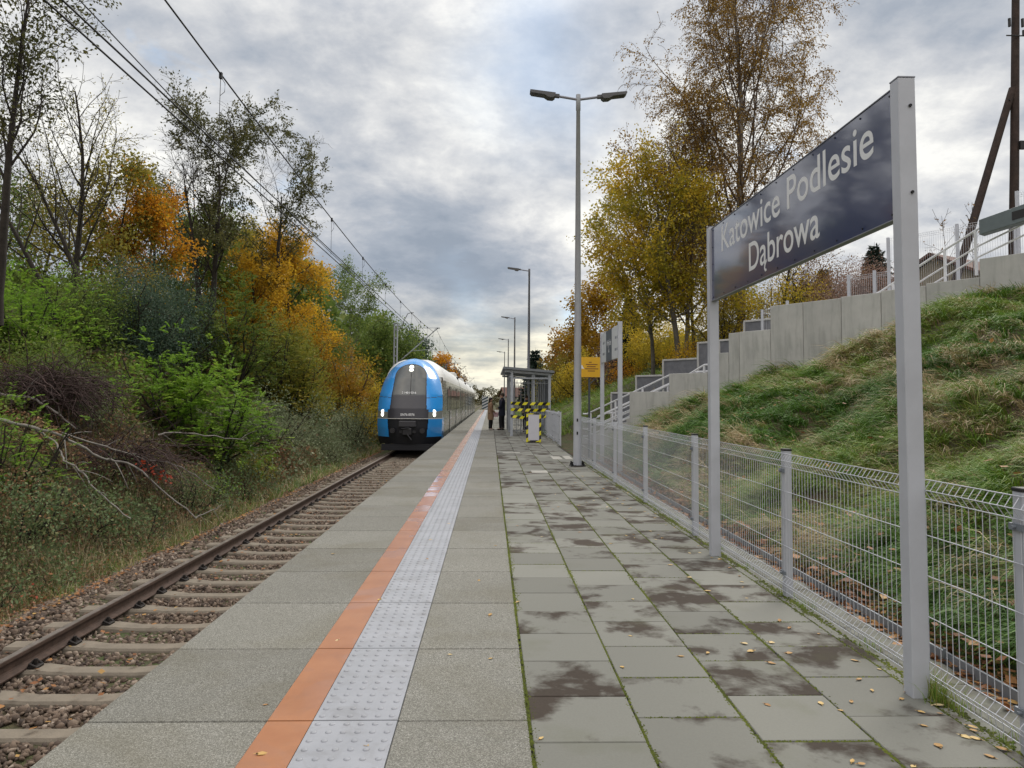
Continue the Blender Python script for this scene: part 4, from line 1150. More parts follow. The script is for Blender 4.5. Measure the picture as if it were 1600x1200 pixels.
# ---- right-hand trees
bt = tree('very tall weeping birch with thinning bronze leaves towering over the name board', 11.75, 34, 17.8, P_birch, L_birch, .095, 24, m_birch, .09, .6, .18, lvmin=2, name='birch_tree', z=4.2, droop=.9, r0=.22, rmin=.008, twigm=m_twigb)
tree('yellow-leaved poplar with a pale straight trunk, left of the tall birch', 8.9, 34.5, 9.8, P_poplar, L_pop, .115, 46, m_barkg, .2, .8, .30, name='poplar_tree', z=3.0, r0=.15, rmin=.007)
tree('second yellowing poplar close behind the pale-trunked one', 8.1, 36.5, 8.6, P_poplar, L_pop, .115, 46, m_barkg, .2, .8, .30, name='poplar_tree', z=2.9, r0=.11, rmin=.007)
tree('golden brown birch beside the tall weeping one, half its height', 9.6, 36, 11.2, P_birch, L_birch, .11, 20, m_birch, .13, .65, .3, name='birch_tree', z=3.4, droop=.5, r0=.13, rmin=.007, twigm=m_twigb)
tree('golden poplar filling the space between the pale-trunked one and the tall birch', 10.6, 38, 8.4, P_poplar, L_pop, .115, 40, m_barkg, .2, .8, .30, name='poplar_tree', z=3.6, r0=.11, rmin=.007)
tree('thin-stemmed young tree in front of the birch trunk with sparse yellow leaves', 9.6, 31, 6.0, P_bare, L_ygrn, .08, 10, m_bark, .12, .7, .35, z=4.0, r0=.06)
tree('crooked dark young tree right of the birch trunk behind the wall', 12.6, 32, 7.2, P_bare, L_brown, .08, 9, m_bark, .12, .7, .35, z=4.2, r0=.08)
tree('yellow-orange cherry tree behind the small three-part board', 8.6, 58, 6.9, P_maple, leaf_mat('leaf_cherry', [(0, (.20, .10, .012)), (.5, (.40, .25, .02)), (.8, (.52, .30, .03)), (1, (.42, .15, .08))], .45), .20, 34, m_bark, .3, .65, .1, name='cherry_tree', z=3.0)
tree('orange-tinged cherry tree rising left of the nearest lamp post', 6.9, 62, 5.2, P_maple, leaf_mat('leaf_cherry_orange', [(0, (.16, .09, .014)), (.5, (.36, .20, .02)), (1, (.48, .20, .06))], .45), .20, 34, m_bark, .3, .65, .1, name='cherry_tree', z=1.7)
def spruce(label, x, y, z, H, W, lmat, n_w=20, leaf=.13, dens=1.0):
    polys = [(np.array([[0, 0, 0], [0, 0, H*.5], [0, 0, H]]), np.array([.012*H, .008*H, .004]), 0)]
    C = []; D = []
    for k in range(n_w):
        u = .08 + .9*k/n_w; zb = H*u; R = W*.5*(1-u)**.85*(.85+.3*vr.rand())
        nb = 8
        for j in range(nb):
            a = 2*PI*(j+.5*(k % 2))/nb + vr.normal()*.15; Rj = R*(.75+.4*vr.rand()); tip = np.array([math.cos(a)*Rj, math.sin(a)*Rj, zb - Rj*.28 + Rj*.12]); mid = np.array([math.cos(a)*Rj*.5, math.sin(a)*Rj*.5, zb-Rj*.2])
            pts = np.array([[0, 0, zb], mid, tip]); polys.append((pts, np.array([.012, .009, .004])*H/6, 2))
            n = int(Rj*70*dens)+6; uu = vr.uniform(.12, 1, n)**.8; cc = pts[0]*(1-uu)[:, None]**2 + 2*mid*(uu*(1-uu))[:, None] + tip*(uu**2)[:, None]
            sd_ = np.array([-math.sin(a), math.cos(a), 0]); sg_ = vr.choice([-1, 1], n)
            cc = cc + sd_*(vr.normal(0, .16*Rj*.6, n)*(1.1-uu))[:, None]
            C.append(cc); D.append(np.array([math.cos(a), math.sin(a), -.2])*.8 + sd_*sg_[:, None]*.9 + np.array([0, 0, -.25]))
    C = np.concatenate(C); D = np.concatenate(D)
    return plant('spruce_tree', label, 'tree', (x, y, z), polys, C, D, leaf, m_bark, lmat, .28, .2, rmin=.004)
L_spr = leaf_mat('spruce_needles', [(0, (.008, .018, .012)), (.6, (.02, .038, .026)), (1, (.05, .075, .05))], .1)
spruce('dark narrow spruce just right of the three-part board', 9.9, 52, 2.9, 6.2, 3.6, L_spr, 26, .3, 1.2)
spruce('dark spruce showing below the name board above the mesh fence', 19.2, 36, 5.0, 4.6, 3.9, L_spr, 26, .2, 1.1)
spruce('smaller dark spruce with bare tip behind the brown bushes', 18.4, 40, 5.2, 3.9, 2.6, L_spr, 20, .22, .9)
spruce('pair-like dark conifer far beyond the shelter roof', 5.6, 92, 1.0, 7.2, 4.5, L_spr, 16, .5, .9)
bush('green and gold shrub above the rear stair wall', 10.2, 48, 3.6, 3.6, L_ygrn, .11, 10, 1.5, z=3.3)
bush('broad yellowing shrub left of the poplar trunks above the stairs', 11.2, 46, 3.6, 2.9, L_ygrn, .11, 10, 1.4, z=3.7)
bush('reddish-brown bare-looking bush between the posts of the three-part board', 7.6, 50, 2.6, 2.7, L_purp, .10, 10, .9, z=2.3)
bush('low orange bush at the foot of the dark narrow spruce', 8.6, 47, 2.4, 1.5, L_orange, .09, 8, 1.0, z=2.7)
bush('olive shrub on the bank behind the shelter', 5.6, 60, 4.2, 4.0, L_oliv, .14, 10, 1.4, z=.9)
bush('dull gold bush on the bank between shelter and lamp post', 6.2, 52, 3.4, 3.6, L_ygrn, .12, 10, 1.4, z=1.4)
for k, (x, y, W, H, lm, lb) in enumerate(((12.3, 36, 3.4, 3.6, L_oliv, 'olive brushwood under the tall birch'), (14.3, 33, 3.4, 4.2, L_brown, 'brown leafy bush below the middle of the name board'),
      (16.4, 35, 3.4, 4.4, L_brown, 'rusty brown bush left of the purple-brown hedge'), (10.7, 33.5, 3.0, 3.2, L_ygrn, 'yellowish brushwood between the poplar and birch trunks'),
      (13.0, 31, 3.0, 3.0, L_ygrn, 'low yellow weeds beyond the wall step'), (9.2, 33, 3.0, 1.5, L_yell, 'low yellow shrub at the foot of the poplars'))):
    bush(lb, x, y, W, H, lm, .085, 10, 1.1, z=gz(x, y), bark=m_bark)
bush('rounded purple-brown hedge seen through the upper mesh fence', 13.7, 26.5, 3.6, 2.1, L_purp, .05, 14, 1.6, z=4.5, bark=m_barkg)
tree('thin bare sapling with curled leaves beside the wooden stay', 12.1, 19.0, 2.3, PT(n0=9, start=.3, ang=38, ratio=.3, n1=3, n2=0, lv=2), L_brown, .09, 7, m_bark, .03, .4, .1, z=4.5, r0=.014, lvmin=1, rmin=.004, name='sapling')
tree('second thin sapling, shorter, nearer the mesh fence', 12.75, 18.9, 2.6, PT(n0=8, start=.3, ang=30, ratio=.22, n1=3, n2=0, lv=2), L_brown, .08, 6, m_bark, .03, .4, .1, z=4.5, r0=.014, lvmin=1, rmin=.004, name='sapling')

# ---- left-hand trees
def lp(px_, Y): return (px_-766)/1150*Y
tree('dark heavy-trunked tree at the left edge with thin dull leaves', lp(8, 17), 17, 7.6, P_acac, L_acac, .10, 30, m_bark, .13, .5, .30, lean=(-.03, 0), r0=.12, z=3.4)
tree('leaning many-stemmed bare tree near the left edge', lp(150, 24), 24, 7.4, P_bare, L_acac, .075, 9, m_bark, .08, .5, .3, lean=(-.42, 0), r0=.09, z=4.3)
tree('slim dark tree with bare upright twigs left of the orange maple', lp(122, 25), 25, 8.2, P_bare, L_oliv, .08, 10, m_bark, .1, .5, .35, lean=(-.10, 0), r0=.13, z=4.0)
tree('slanting thin tree crossing the slim dark one', lp(95, 22), 22, 7.6, P_bare, L_acac, .075, 18, m_bark, .1, .5, .3, lean=(-.30, 0), r0=.08, z=4.0)
tree('bright orange maple on the left bank', lp(252, 30), 30, 5.5, P_maple, L_orange, .105, 100, m_bark, .22, .8, .32, name='maple_tree', z=4.1, r0=.11)
tree('yellowish green maple merging with the orange one', lp(178, 29), 29, 5.4, P_maple, L_oliv, .12, 70, m_bark, .22, .8, .2, name='maple_tree', z=4.6, r0=.09)
tree('pale thin-crowned tree behind the orange maple', lp(228, 38), 38, 6.6, P_acac, L_acac, .13, 20, m_bark, .1, .5, .4, z=5.5, r0=.12)
tree('tall twin-stemmed acacia with an open dark crown on the left bank', lp(326, 36), 36, 9.7, P_acac, L_acac, .13, 34, m_bark, .08, .5, .45, z=3.4, r0=.19, stems=2, name='acacia_tree')
tree('right-leaning acacia with a flat airy crown above the yellow oak', lp(420, 40), 40, 9.3, P_acac, L_acac, .14, 30, m_bark, .08, .5, .48, lean=(.10, 0), z=3.6, r0=.17, name='acacia_tree')
tree('dense golden brown oak at the right end of the tall left trees', lp(462, 42), 42, 7.9, P_oak, L_yell, .12, 100, m_bark, .22, .75, .2, z=2.8, r0=.14, name='oak_tree')
tree('low golden oak behind the acacia trunks', lp(400, 41), 41, 5.6, P_oak, L_yell, .12, 90, m_bark, .22, .75, .2, z=3.4, r0=.12, name='oak_tree')
tree('olive-gold oak between the two acacias', lp(375, 46), 46, 7.6, P_oak, L_yell, .14, 50, m_bark, .22, .75, .25, z=3.6, r0=.13, name='oak_tree')
a1 = tree('airy green acacia standing alone right of the golden oak', lp(552, 58), 58, 7.4, P_acac, L_mid, .16, 24, m_barkg, .2, .5, .25, z=2.0, r0=.16, name='acacia_tree')
tree('smaller airy acacia beside the lone green one', lp(515, 62), 62, 7.6, P_acac, L_mid, .15, 34, m_barkg, .2, .5, .25, z=2.6, r0=.13, name='acacia_tree')
tree('dark green tree behind the catenary mast', lp(628, 72), 72, 7.8, P_oak, L_mid, .2, 24, m_bark, .35, .8, .12, z=1.2, name='oak_tree')
tree('dark green tree to the left of the catenary mast', lp(590, 70), 70, 7.4, P_oak, L_mid, .2, 24, m_bark, .35, .8, .12, z=1.6, name='oak_tree')
tree('dark tree with a ragged right side above the train roof', lp(655, 88), 88, 8.2, P_oak, L_dark, .24, 22, m_bark, .4, .8, .12, z=.4, name='oak_tree')
tree('rusty orange tree showing over the train roof', lp(690, 100), 100, 6.6, P_maple, L_orange, .26, 22, m_bark, .35, .8, .15, z=-.4, name='maple_tree')
tree('brownish tree far along the left of the line above the last carriage', lp(712, 135), 135, 6.8, P_oak, L_brown, .34, 20, m_bark, .4, .8, .12, z=-.6, name='oak_tree')

tree('hazy olive tree filling the gap left of the orange maple', lp(70, 30), 30, 5.0, P_maple, L_oliv, .12, 38, m_bark, .25, .7, .15, z=4.6, r0=.09)
tree('green thicket tree behind the left edge trunk', lp(20, 26), 26, 4.6, P_maple, L_mid, .11, 38, m_bark, .25, .7, .15, z=4.4, r0=.09)
tree('green young tree between orange maple and twin acacia', lp(300, 40), 40, 6.4, P_maple, L_mid, .13, 55, m_bark, .25, .7, .15, z=4.6, r0=.09)
tree('rusty young tree behind the stems of the twin acacia', lp(352, 44), 44, 7.2, P_maple, L_oliv, .14, 45, m_bark, .25, .7, .2, z=4.0, r0=.09)
# ---- left-hand shrubs
bush('large bright green acacia shrub at the foot of the left bank', lp(345, 20), 20, 2.7, 2.9, L_green, .10, 12, 2.6, feather=True, gap=.12, tw=6)
bush('second bright green acacia shrub, left half of the pair', lp(272, 20.5), 20.5, 2.0, 2.6, L_green, .10, 9, 2.6, feather=True, gap=.12, tw=6)
bush('small mid-green acacia shrub left of the bright pair', lp(178, 18), 18, 1.5, 1.9, L_green, .075, 8, 1.5, feather=True, gap=.15)
bush('yellow-green sapling thicket low at the left edge', lp(28, 12.5), 12.5, 1.9, 1.9, L_green, .07, 11, 1.5, feather=True, gap=.15, zoff=-.35)
bush('dark blue-green shrub in the middle of the bank', lp(215, 25), 25, 3.6, 3.9, L_dark, .07, 13, 1.7, gap=.15, zoff=-.3)
bush('second dark blue-green shrub right behind the bright acacia shrubs', lp(268, 27), 27, 2.8, 3.9, L_dark, .07, 11, 1.6, gap=.15, zoff=-.3)
bush('tall feathery green shrub below the twin-stemmed acacia', lp(365, 29), 29, 3.6, 4.4, L_mid, .10, 12, 1.6, feather=True, gap=.12)
bush('feathery golden-green shrub right of the tall green one', lp(432, 33), 33, 3.4, 4.4, L_gold, .11, 12, 1.6, feather=True, gap=.12)
bush('light green shrub high on the bank at the left edge', lp(45, 19.5), 19.5, 3.4, 2.6, L_green, .075, 13, 1.6, feather=True, gap=.12)
bush('mid-green shrub beneath the slim dark tree', lp(128, 23), 23, 2.9, 2.6, L_mid, .07, 12, 1.6, gap=.15)
bush('dull olive shrub under the yellowish maple', lp(205, 27), 27, 3.2, 3.0, L_oliv, .08, 12, 1.4, gap=.15)
bush('mid-green shrub below the left edge tree trunk', lp(88, 17), 17, 2.2, 2.2, L_mid, .06, 10, 1.6, gap=.15)
bush('golden shrub under the golden oak', lp(455, 38), 38, 3.2, 4.0, L_gold, .10, 11, 1.5, gap=.15)
bush('yellow-orange shrub halfway between mast and oak', lp(530, 42), 42, 3.4, 4.2, leaf_mat('leaf_gold_orange', [(0, (.14, .10, .012)), (.5, (.34, .20, .02)), (1, (.50, .22, .02))], .45), .10, 11, 1.4, gap=.2)
bush('muted green shrub behind the yellow-orange one', lp(490, 47), 47, 4.4, 5.2, L_mid, .12, 12, 1.5, gap=.15)
bush('yellow-green shrub left of the train front', lp(565, 46), 46, 3.6, 4.0, L_ygrn, .12, 11, 1.5, gap=.15)
bush('orange-tipped shrub just left of the train front', lp(566, 40), 40, 2.2, 2.6, L_ygrn, .09, 9, 1.2, gap=.2)
bush('grey-green leafy mound beside the track', lp(500, 29), 29, 3.0, 2.1, L_vib, .075, 13, 1.6, gap=.12)
bush('second grey-green mound, nearer and left of the first', lp(428, 25), 25, 2.2, 2.0, L_vib, .07, 12, 1.5, gap=.15)
bush('low grey-green mound close to the train', lp(552, 35), 35, 2.2, 2.2, L_vib, .08, 12, 1.4, gap=.15)
bush('golden green shrub between the feathery and the grey-green ones', lp(475, 34), 34, 2.8, 3.4, L_gold, .085, 11, 1.4, gap=.15)
bush('small light-green weed clump at the ballast edge', lp(340, 17.5), 17.5, 1.2, .75, L_green, .05, 9, 1.4, gap=.15)
bush('olive clump in front of the grey-green mound', lp(395, 21), 21, 1.5, 1.2, L_oliv, .055, 10, 1.4, gap=.15)
bush('small silvery shrub behind the brush pile', lp(150, 17), 17, 1.2, 1.3, L_vib, .05, 9, 1.4, gap=.2)

m_bram = leaf_mat('leaf_bramble', [(0, (.05, .085, .038)), (.4, (.11, .17, .07)), (.7, (.20, .25, .11)), (.85, (.33, .17, .08)), (1, (.45, .19, .08))], .3)
for k, (px_, Y_, W_, H_, lb) in enumerate(((150, 12.6, 2.0, 1.0, 'dark bramble mound under the nearest fallen branch'), (60, 11.2, 2.0, .9, 'bramble mound low at the left edge below the sapling thicket'), (225, 13.6, 1.7, .8, 'bramble patch beneath the end of the longest fallen branch'),
    (300, 15.8, 1.8, 1.1, 'bramble mound right of the twig tangle'), (10, 9.6, 1.7, .7, 'nearest bramble mound at the bottom left'), (375, 19.0, 1.8, 1.2, 'bramble mound below the large bright green shrub'), (130, 16.4, 1.8, 1.3, 'brambles growing between the two twig heaps'), (130, 10.6, 1.3, .55, 'small bramble clump near the ballast at lower left'))):
    bush(lb, min(lp(px_, Y_), -6.1), Y_, W_, H_, m_bram, .055, 10, 1.5, gap=.15, zoff=-.15, air=.08)
# far woods, one mass on each side, well behind everything
def wood_mass(name, spots, lmat, leaf, seed):
    Cs_ = []
    for (x, y, z, R, H) in spots:
        n = int(2600); a = vr.normal(size=(n, 3)); a /= np.linalg.norm(a, axis=1)[:, None]; rad = vr.uniform(.55, 1.05, n)**.5
        pth = 1+.22*np.sin(a[:, 0]*7+x)*np.sin(a[:, 2]*6+y)
        Cs_.append(a*np.array([R, R, H*.5])*(rad*pth)[:, None] + np.array([x, y, z+H*.45]))
    C = np.concatenate(Cs_); V, F = leaves(C, leaf, .8, .1)
    o = mesh_np(name, V, F, lmat, tint=vr.rand(len(C))); tag(o, kind='stuff'); return o
ws = np.random.RandomState(9)
sp_ = [(-14-ws.rand()*16, y_, 4.5, 3.0+ws.rand()*1.5, 6+ws.rand()*3) for y_ in np.arange(50, 130, 5.5)] + [(-13-ws.rand()*26, y_, 1.0, 5+ws.rand()*3, 8+ws.rand()*4) for y_ in np.arange(130, 330, 9)]
wood_mass('far_woodland', sp_, L_mid, .5, 1)
sp_ = [(11+ws.rand()*20, y_, 2.5, 4+ws.rand()*2, 5+ws.rand()*2.5) for y_ in np.arange(72, 150, 7)] + [(15+ws.rand()*26, y_, 0, 5+ws.rand()*3, 6+ws.rand()*3) for y_ in np.arange(150, 340, 12)] + [(-8+k*7+ws.rand()*3, 360+ws.rand()*20, -2, 6, 8+ws.rand()*3) for k in range(5)]
wood_mass('far_hedgerow', sp_, leaf_mat('leaf_far_mixed', [(0, (.03, .045, .02)), (.5, (.09, .085, .03)), (1, (.22, .14, .03))], .3), .5, 2)

# ---- grass on the right bank
m_grass, t, b = new_mat('bank_grass')
at = t('ShaderNodeAttribute', attribute_name='tint').outputs['Fac']
c = t.ramp(at, [(0, (.055, .14, .02)), (.25, (.11, .235, .028)), (.42, (.20, .30, .038)), (.54, (.24, .25, .06)), (.64, (.36, .28, .14)), (.85, (.54, .43, .27)), (1, (.72, .60, .42))])
t.link(c, b.inputs['Base Color']); b.inputs['Roughness'].default_value = .55; b.inputs['Specular IOR Level'].default_value = .3
tl = t('ShaderNodeBsdfTranslucent'); t.link(c, tl.inputs[0]); mx = t('ShaderNodeMixShader'); mx.inputs[0].default_value = .3
t.link(b.outputs[0], mx.inputs[1]); t.link(tl.outputs[0], mx.inputs[2]); t.link(mx.outputs[0], t.n['Material Output'].inputs[0])
def blades(P0, D, N, L, W, segs=3, flop=1.0):
    # P0 base, D lean direction (horizontal), L length; curved strips
    n = len(P0); up = np.array([0, 0, 1.0]); side = np.cross(D, up); side += vr.normal(size=side.shape)*.3; side /= np.linalg.norm(side, axis=1)[:, None]+1e-9
    V = []
    for k in range(segs+1):
        u = k/segs
        hgt = np.sin(np.minimum(u*1.9*flop, 2.6))/1.9/np.maximum(flop, .3); fw = (1-np.cos(np.minimum(u*1.9*flop, 2.4)))/1.9/np.maximum(flop, .3)
        c_ = P0 + up*(L*hgt)[:, None] + D*(L*fw)[:, None] + N*(L*u*.12)[:, None]
        w_ = (W*(1-u**1.5*.92))[:, None]*.5
        V += [c_-side*w_, c_+side*w_]
    V = np.stack(V, 1); m_ = 2*(segs+1); base_ = np.arange(n)[:, None]*m_
    F = np.concatenate([base_+np.array([[2*k, 2*k+1, 2*k+3, 2*k+2]]) for k in range(segs)], 0)
    return V.reshape(-1, 3), F
def grass_field(name, n_tuft, reg, per, Lr, tintf, mat, wf=.006, slope_dir=(-1, 0, -.2), keep=None, spread=.06, flopr=(.6, 1.5)):
    x0, x1, y0, y1 = reg
    tx = vr.uniform(x0, x1, n_tuft*4); ty = y0 + (y1-y0)*vr.rand(n_tuft*4)**1.0
    # nearer ground gets more tufts
    pk = np.clip(6.5/np.maximum(ty, 3.0), .12, 1)**1.0; sel = vr.rand(len(tx)) < pk; tx = tx[sel][:n_tuft]; ty = ty[sel][:n_tuft]
    if keep is not None:
        k_ = keep(tx, ty); tx = tx[k_]; ty = ty[k_]
    nt = len(tx); big = .5+.5*np.sin(tx*1.9+3*np.sin(ty*1.1))*np.sin(ty*1.6+tx*.7)
    tt = tintf(tx, ty, big); tl_ = vr.uniform(Lr[0], Lr[1], nt)*(.7+.5*big)*np.clip(ty/14, .9, 1.35)
    az = vr.uniform(0, 2*PI, nt); tuft_dir = np.stack([np.cos(az), np.sin(az), 0*az], -1)*.5 + np.array(slope_dir)*.9
    i = np.repeat(np.arange(nt), per); n = len(i)
    a2 = vr.uniform(0, 2*PI, n); rad = np.abs(vr.normal(0, spread, n))*np.clip(ty[i]/9, .8, 2.0)
    off = np.stack([np.cos(a2)*rad, np.sin(a2)*rad], -1)
    bx_ = tx[i]+off[:, 0]; by_ = ty[i]+off[:, 1]; bz = ground_z(bx_, by_)
    P0 = np.stack([bx_, by_, bz-.02], -1); D = tuft_dir[i]*1.0 + np.stack([np.cos(a2), np.sin(a2), 0*a2], -1)*vr.uniform(.2, 1.1, n)[:, None]; D[:, 2] = 0
    D /= np.linalg.norm(D, axis=1)[:, None]+1e-9
    L = tl_[i]*vr.uniform(.55, 1.15, n); W = wf*vr.uniform(.5, 1.4, n)*np.clip(by_/10, .9, 2.0)
    fl = vr.uniform(flopr[0], flopr[1], n)
    V, F = blades(P0, D, np.array([slope_dir])*np.ones((n, 1)), L, W, 3, fl)
    tint = np.clip(tt[i] + vr.normal(0, .07, n), 0, 1)
    return mesh_np(name, V, F, mat, tint=np.tile(tint, 3))
def tint_right(x, y, big):
    v = .25 + .16*np.sin(x*.8+y*.5) + vr.normal(0, .09, len(x))
    dry = vr.rand(len(x)) < (.14 + .38*(np.sin(x*1.4-y*.9+1)*np.sin(y*.6+x*.3) > .25))
    return np.where(dry, .72+vr.normal(0, .1, len(x)), v)
def keep_r(x, y):
    s, o = (x-WA[0])*WD[0] + (y-WA[1])*WD[1], (x-WA[0])*WN[0] + (y-WA[1])*WN[1]
    bad = ((o > -.05) & (o < 2.5) & (s > -9.5)) | ((y > 18.6) & (y < 30) & (x < 4.3))
    return ~bad
g1 = grass_field('bank_grass', 11500, (2.92, 12.6, 2.2, 27), 26, (.26, .58), tint_right, m_grass, .0105, keep=keep_r, spread=.05, flopr=(.9, 1.9))
tag(g1, kind='stuff')
g1b = grass_field('bank_turf', 9000, (2.80, 12.6, 2.2, 27), 9, (.08, .2), lambda x, y, b_: .3+.2*vr.rand(len(x)), m_grass, .006, keep=keep_r, spread=.09); tag(g1b, kind='stuff')
g2 = grass_field('far_bank_grass', 7000, (2.7, 15, 27, 80), 12, (.28, .45), lambda x, y, b_: .28+.2*vr.rand(len(x)), m_grass, .012, keep=keep_r, spread=.12); tag(g2, kind='stuff')
# a few tufts along the fence foot
def edge_tufts():
    P = []; 
    n = 1500; y_ = vr.uniform(2.6, 17, n); k = np.floor(y_*2.3); y_ = (k + .5 + vr.normal(0, .12, n))/2.3; pick = np.sin(k*12.9898)*43758.5 % 1 < .55
    y_ = y_[pick]; n = len(y_); x_ = vr.choice([2.30, 2.39, 2.36], n)+vr.normal(0, .012, n)
    near = (np.abs(y_-3.8) < .3); 
    P0 = np.stack([x_, y_, np.full(n, -.012)], -1); a2 = vr.uniform(0, 2*PI, n); D = np.stack([np.cos(a2), np.sin(a2), 0*a2], -1)
    L = vr.uniform(.03, .14, n); V, F = blades(P0, D, np.zeros((n, 3)), L, np.full(n, .0035), 3, vr.uniform(.3, 1.2, n))
    # clump at the foot of the near sign post
    return V, F, n
V, F, n = edge_tufts(); o = mesh_np('edge_grass', V, F, m_grass, tint=np.tile(.3+.2*vr.rand(n), 3)); tag(o, kind='stuff')
n = 260; P0 = np.stack([vr.normal(2.29, .03, n), vr.normal(3.78, .07, n), np.full(n, -.01)], -1); a2 = vr.uniform(0, 2*PI, n); D = np.stack([np.cos(a2), np.sin(a2), 0*a2], -1)
V, F = blades(P0, D, np.zeros((n, 3)), vr.uniform(.05, .2, n), np.full(n, .004), 3, vr.uniform(.3, 1.1, n)); o = mesh_np('post_foot_grass', V, F, m_grass, tint=np.tile(.3+.3*vr.rand(n), 3)); tag(o, kind='stuff')

# ---- undergrowth on the left bank
m_under = leaf_mat('undergrowth_leaf', [(0, (.05, .085, .035)), (.25, (.10, .155, .055)), (.42, (.17, .19, .08)), (.55, (.22, .14, .08)), (.75, (.33, .21, .11)), (1, (.42, .16, .09))], .3, .55, namp=.5)
def under(n, reg, size, h, mat, name, pw=1.0, droop=.1, asp=.7):
    x0, x1, y0, y1 = reg
    y_ = y0*(y1/y0)**vr.rand(n); x_ = vr.uniform(x0, x1, n)
    hh = h*(.55+.8*np.abs(np.sin(x_*1.7+y_*.9)*np.sin(y_*1.3-x_*.6)))*np.clip((-x_-5.3)/1.5, .06, 1)
    z_ = ground_z(x_, y_) + hh*vr.rand(n)**.6
    C = np.stack([x_, y_, z_], -1); sz_ = size*np.clip(y_/14, .75, 3.2)
    V, F = leaves(C, sz_, asp, droop, up=1.2)
    o = mesh_np(name, V, F, mat, tint=vr.rand(n)); tag(o, kind='stuff'); return o
under(180000, (-13.5, -5.45, 7.0, 60), .055, .6, m_under, 'undergrowth')
under(60000, (-20, -9, 14, 70), .075, .9, L_mid, 'upper_undergrowth')
under(26000, (-9, -5.7, 20, 100), .06, .9, L_vib, 'trackside_undergrowth')
m_brush = leaf_mat('dry_stalks', [(0, (.05, .028, .02)), (.4, (.11, .06, .04)), (.7, (.22, .15, .08)), (1, (.42, .33, .19))], .2, .8)
def stalks(n, reg, Lr, name, mat, W=.005, tint=None, pw=1.0, flop=(.2, 1.2)):
    x0, x1, y0, y1 = reg; y_ = y0*(y1/y0)**vr.rand(n); x_ = vr.uniform(x0, x1, n)
    cl = np.sin(x_*3.1+y_*1.7)*np.sin(y_*2.3-x_) > -.25; x_ = x_[cl]; y_ = y_[cl]; n = len(x_)
    P0 = np.stack([x_, y_, ground_z(x_, y_)-.02], -1); a2 = vr.uniform(0, 2*PI, n); D = np.stack([np.cos(a2), np.sin(a2), 0*a2], -1)
    L = vr.uniform(*Lr, n)*np.clip(y_/12, .9, 1.6); V, F = blades(P0, D, np.zeros((n, 3)), L, W*np.clip(y_/10, 1, 4), 3, vr.uniform(*flop, n))
    tt = vr.rand(n) if tint is None else np.clip(tint+vr.normal(0, .12, n), 0, 1)
    o = mesh_np(name, V, F, mat, tint=np.tile(tt, 3)); tag(o, kind='stuff'); return o
stalks(22000, (-7.4, -5.35, 6.8, 45), (.15, .42), 'trackside_grass', m_grass, .0055, None)
stalks(3200, (-7.0, -5.8, 7, 17), (.3, .7), 'straw_grass', m_grass, .004, .82)
stalks(24000, (-12, -6.2, 9, 30), (.2, .7), 'dry_brush', m_brush, .006)
# brush pile: tangle of dark twigs
def twig_pile(label, c, R, n, seed):
    rs = np.random.RandomState(seed); polys = []
    for k in range(n):
        p = np.array(c) + rs.normal(size=3)*np.array(R)*.55; d = unit(rs.normal(size=3)*np.array([1, .8, .5]) + np.array([.6, 0, -.25])); L = rs.uniform(.5, 1.5)
        m_ = 6; pts = [p]
        for i in range(m_): d = unit(d + rs.normal(size=3)*.22 + np.array([0, 0, -.05])); p = p + d*L/m_; pts.append(p)
        pts = np.array(pts); gzv = ground_z(pts[:, 0], pts[:, 1]); pts[:, 2] = np.maximum(pts[:, 2], gzv+.02)
        r_ = rs.uniform(.004, .013); polys.append((pts, np.linspace(r_, r_*.4, m_+1), 3))
    V, F = tubes_np(polys); o = mesh_np('brush_pile', V, F, m_twig, smooth=True); tag(o, label, 'brush pile'); return o
m_twig = M('reddish_twigs', (.055, .032, .028), .9, var=.5, vscale=4)
twig_pile('dark reddish heap of dead twigs on the left bank above the fallen branches', (-9.3, 15.7, 1.75), (.9, .8, .35), 800, 1)
twig_pile('tangle of dead brown twigs under the fallen branches', (-7.3, 15.0, .35), (.75, .6, .3), 420, 2)
m_dead = M('bleached_branch', (.24, .22, .20), .85, var=.3, vscale=7, bump=.3, bscale=40)
BR = [('thick pale fallen branch at the upper left, bending down into the brush', .035, [(-9.95, 15, 1.60), (-9.78, 15.0, 1.54), (-9.35, 15.0, 1.5), (-9.04, 15.0, 1.43), (-8.66, 15.0, 1.17), (-8.36, 15.2, .85)]),
 ('longest pale fallen branch reaching down to the ballast', .032, [(-8.6, 13, 1.11), (-8.45, 13.0, 1.08), (-7.96, 13.0, 1.0), (-7.52, 13.0, .87), (-7.33, 13.3, .7), (-7.02, 13.6, .4), (-6.97, 13.8, .34), (-6.7, 14.0, .28), (-6.47, 14.1, .07), (-6.17, 14.3, -.3), (-5.64, 14.5, -.82)]),
 ('thin curving fallen branch nearest the camera', .02, [(-7.9, 13.1, .92), (-7.69, 13.0, .85), (-7.42, 12.9, .7), (-7.3, 12.8, .56), (-7.1, 12.6, .41), (-6.78, 12.5, .3), (-6.53, 12.4, .05), (-6.19, 12.3, -.19), (-5.78, 12.2, -.46)]),
 ('slender fallen branch arching behind the longest one', .018, [(-7.62, 13.4, .86), (-7.24, 14.0, .6), (-7.04, 14.4, .45), (-6.76, 14.7, .29), (-6.38, 15.0, .21), (-6.0, 15.2, -.01), (-5.6, 15.3, -.36)]),
 ('pale dead stick lying almost level below the bright green shrubs', .02, [(-6.81, 15.4, .73), (-6.62, 15.5, .78), (-6.32, 16.0, .72), (-5.83, 16.8, .59), (-5.64, 17.2, .53)]),
 ('short thin dead stick at the ballast edge', .013, [(-5.72, 14.7, -.85), (-5.58, 15.0, -.75), (-5.44, 15.3, -.67)])]
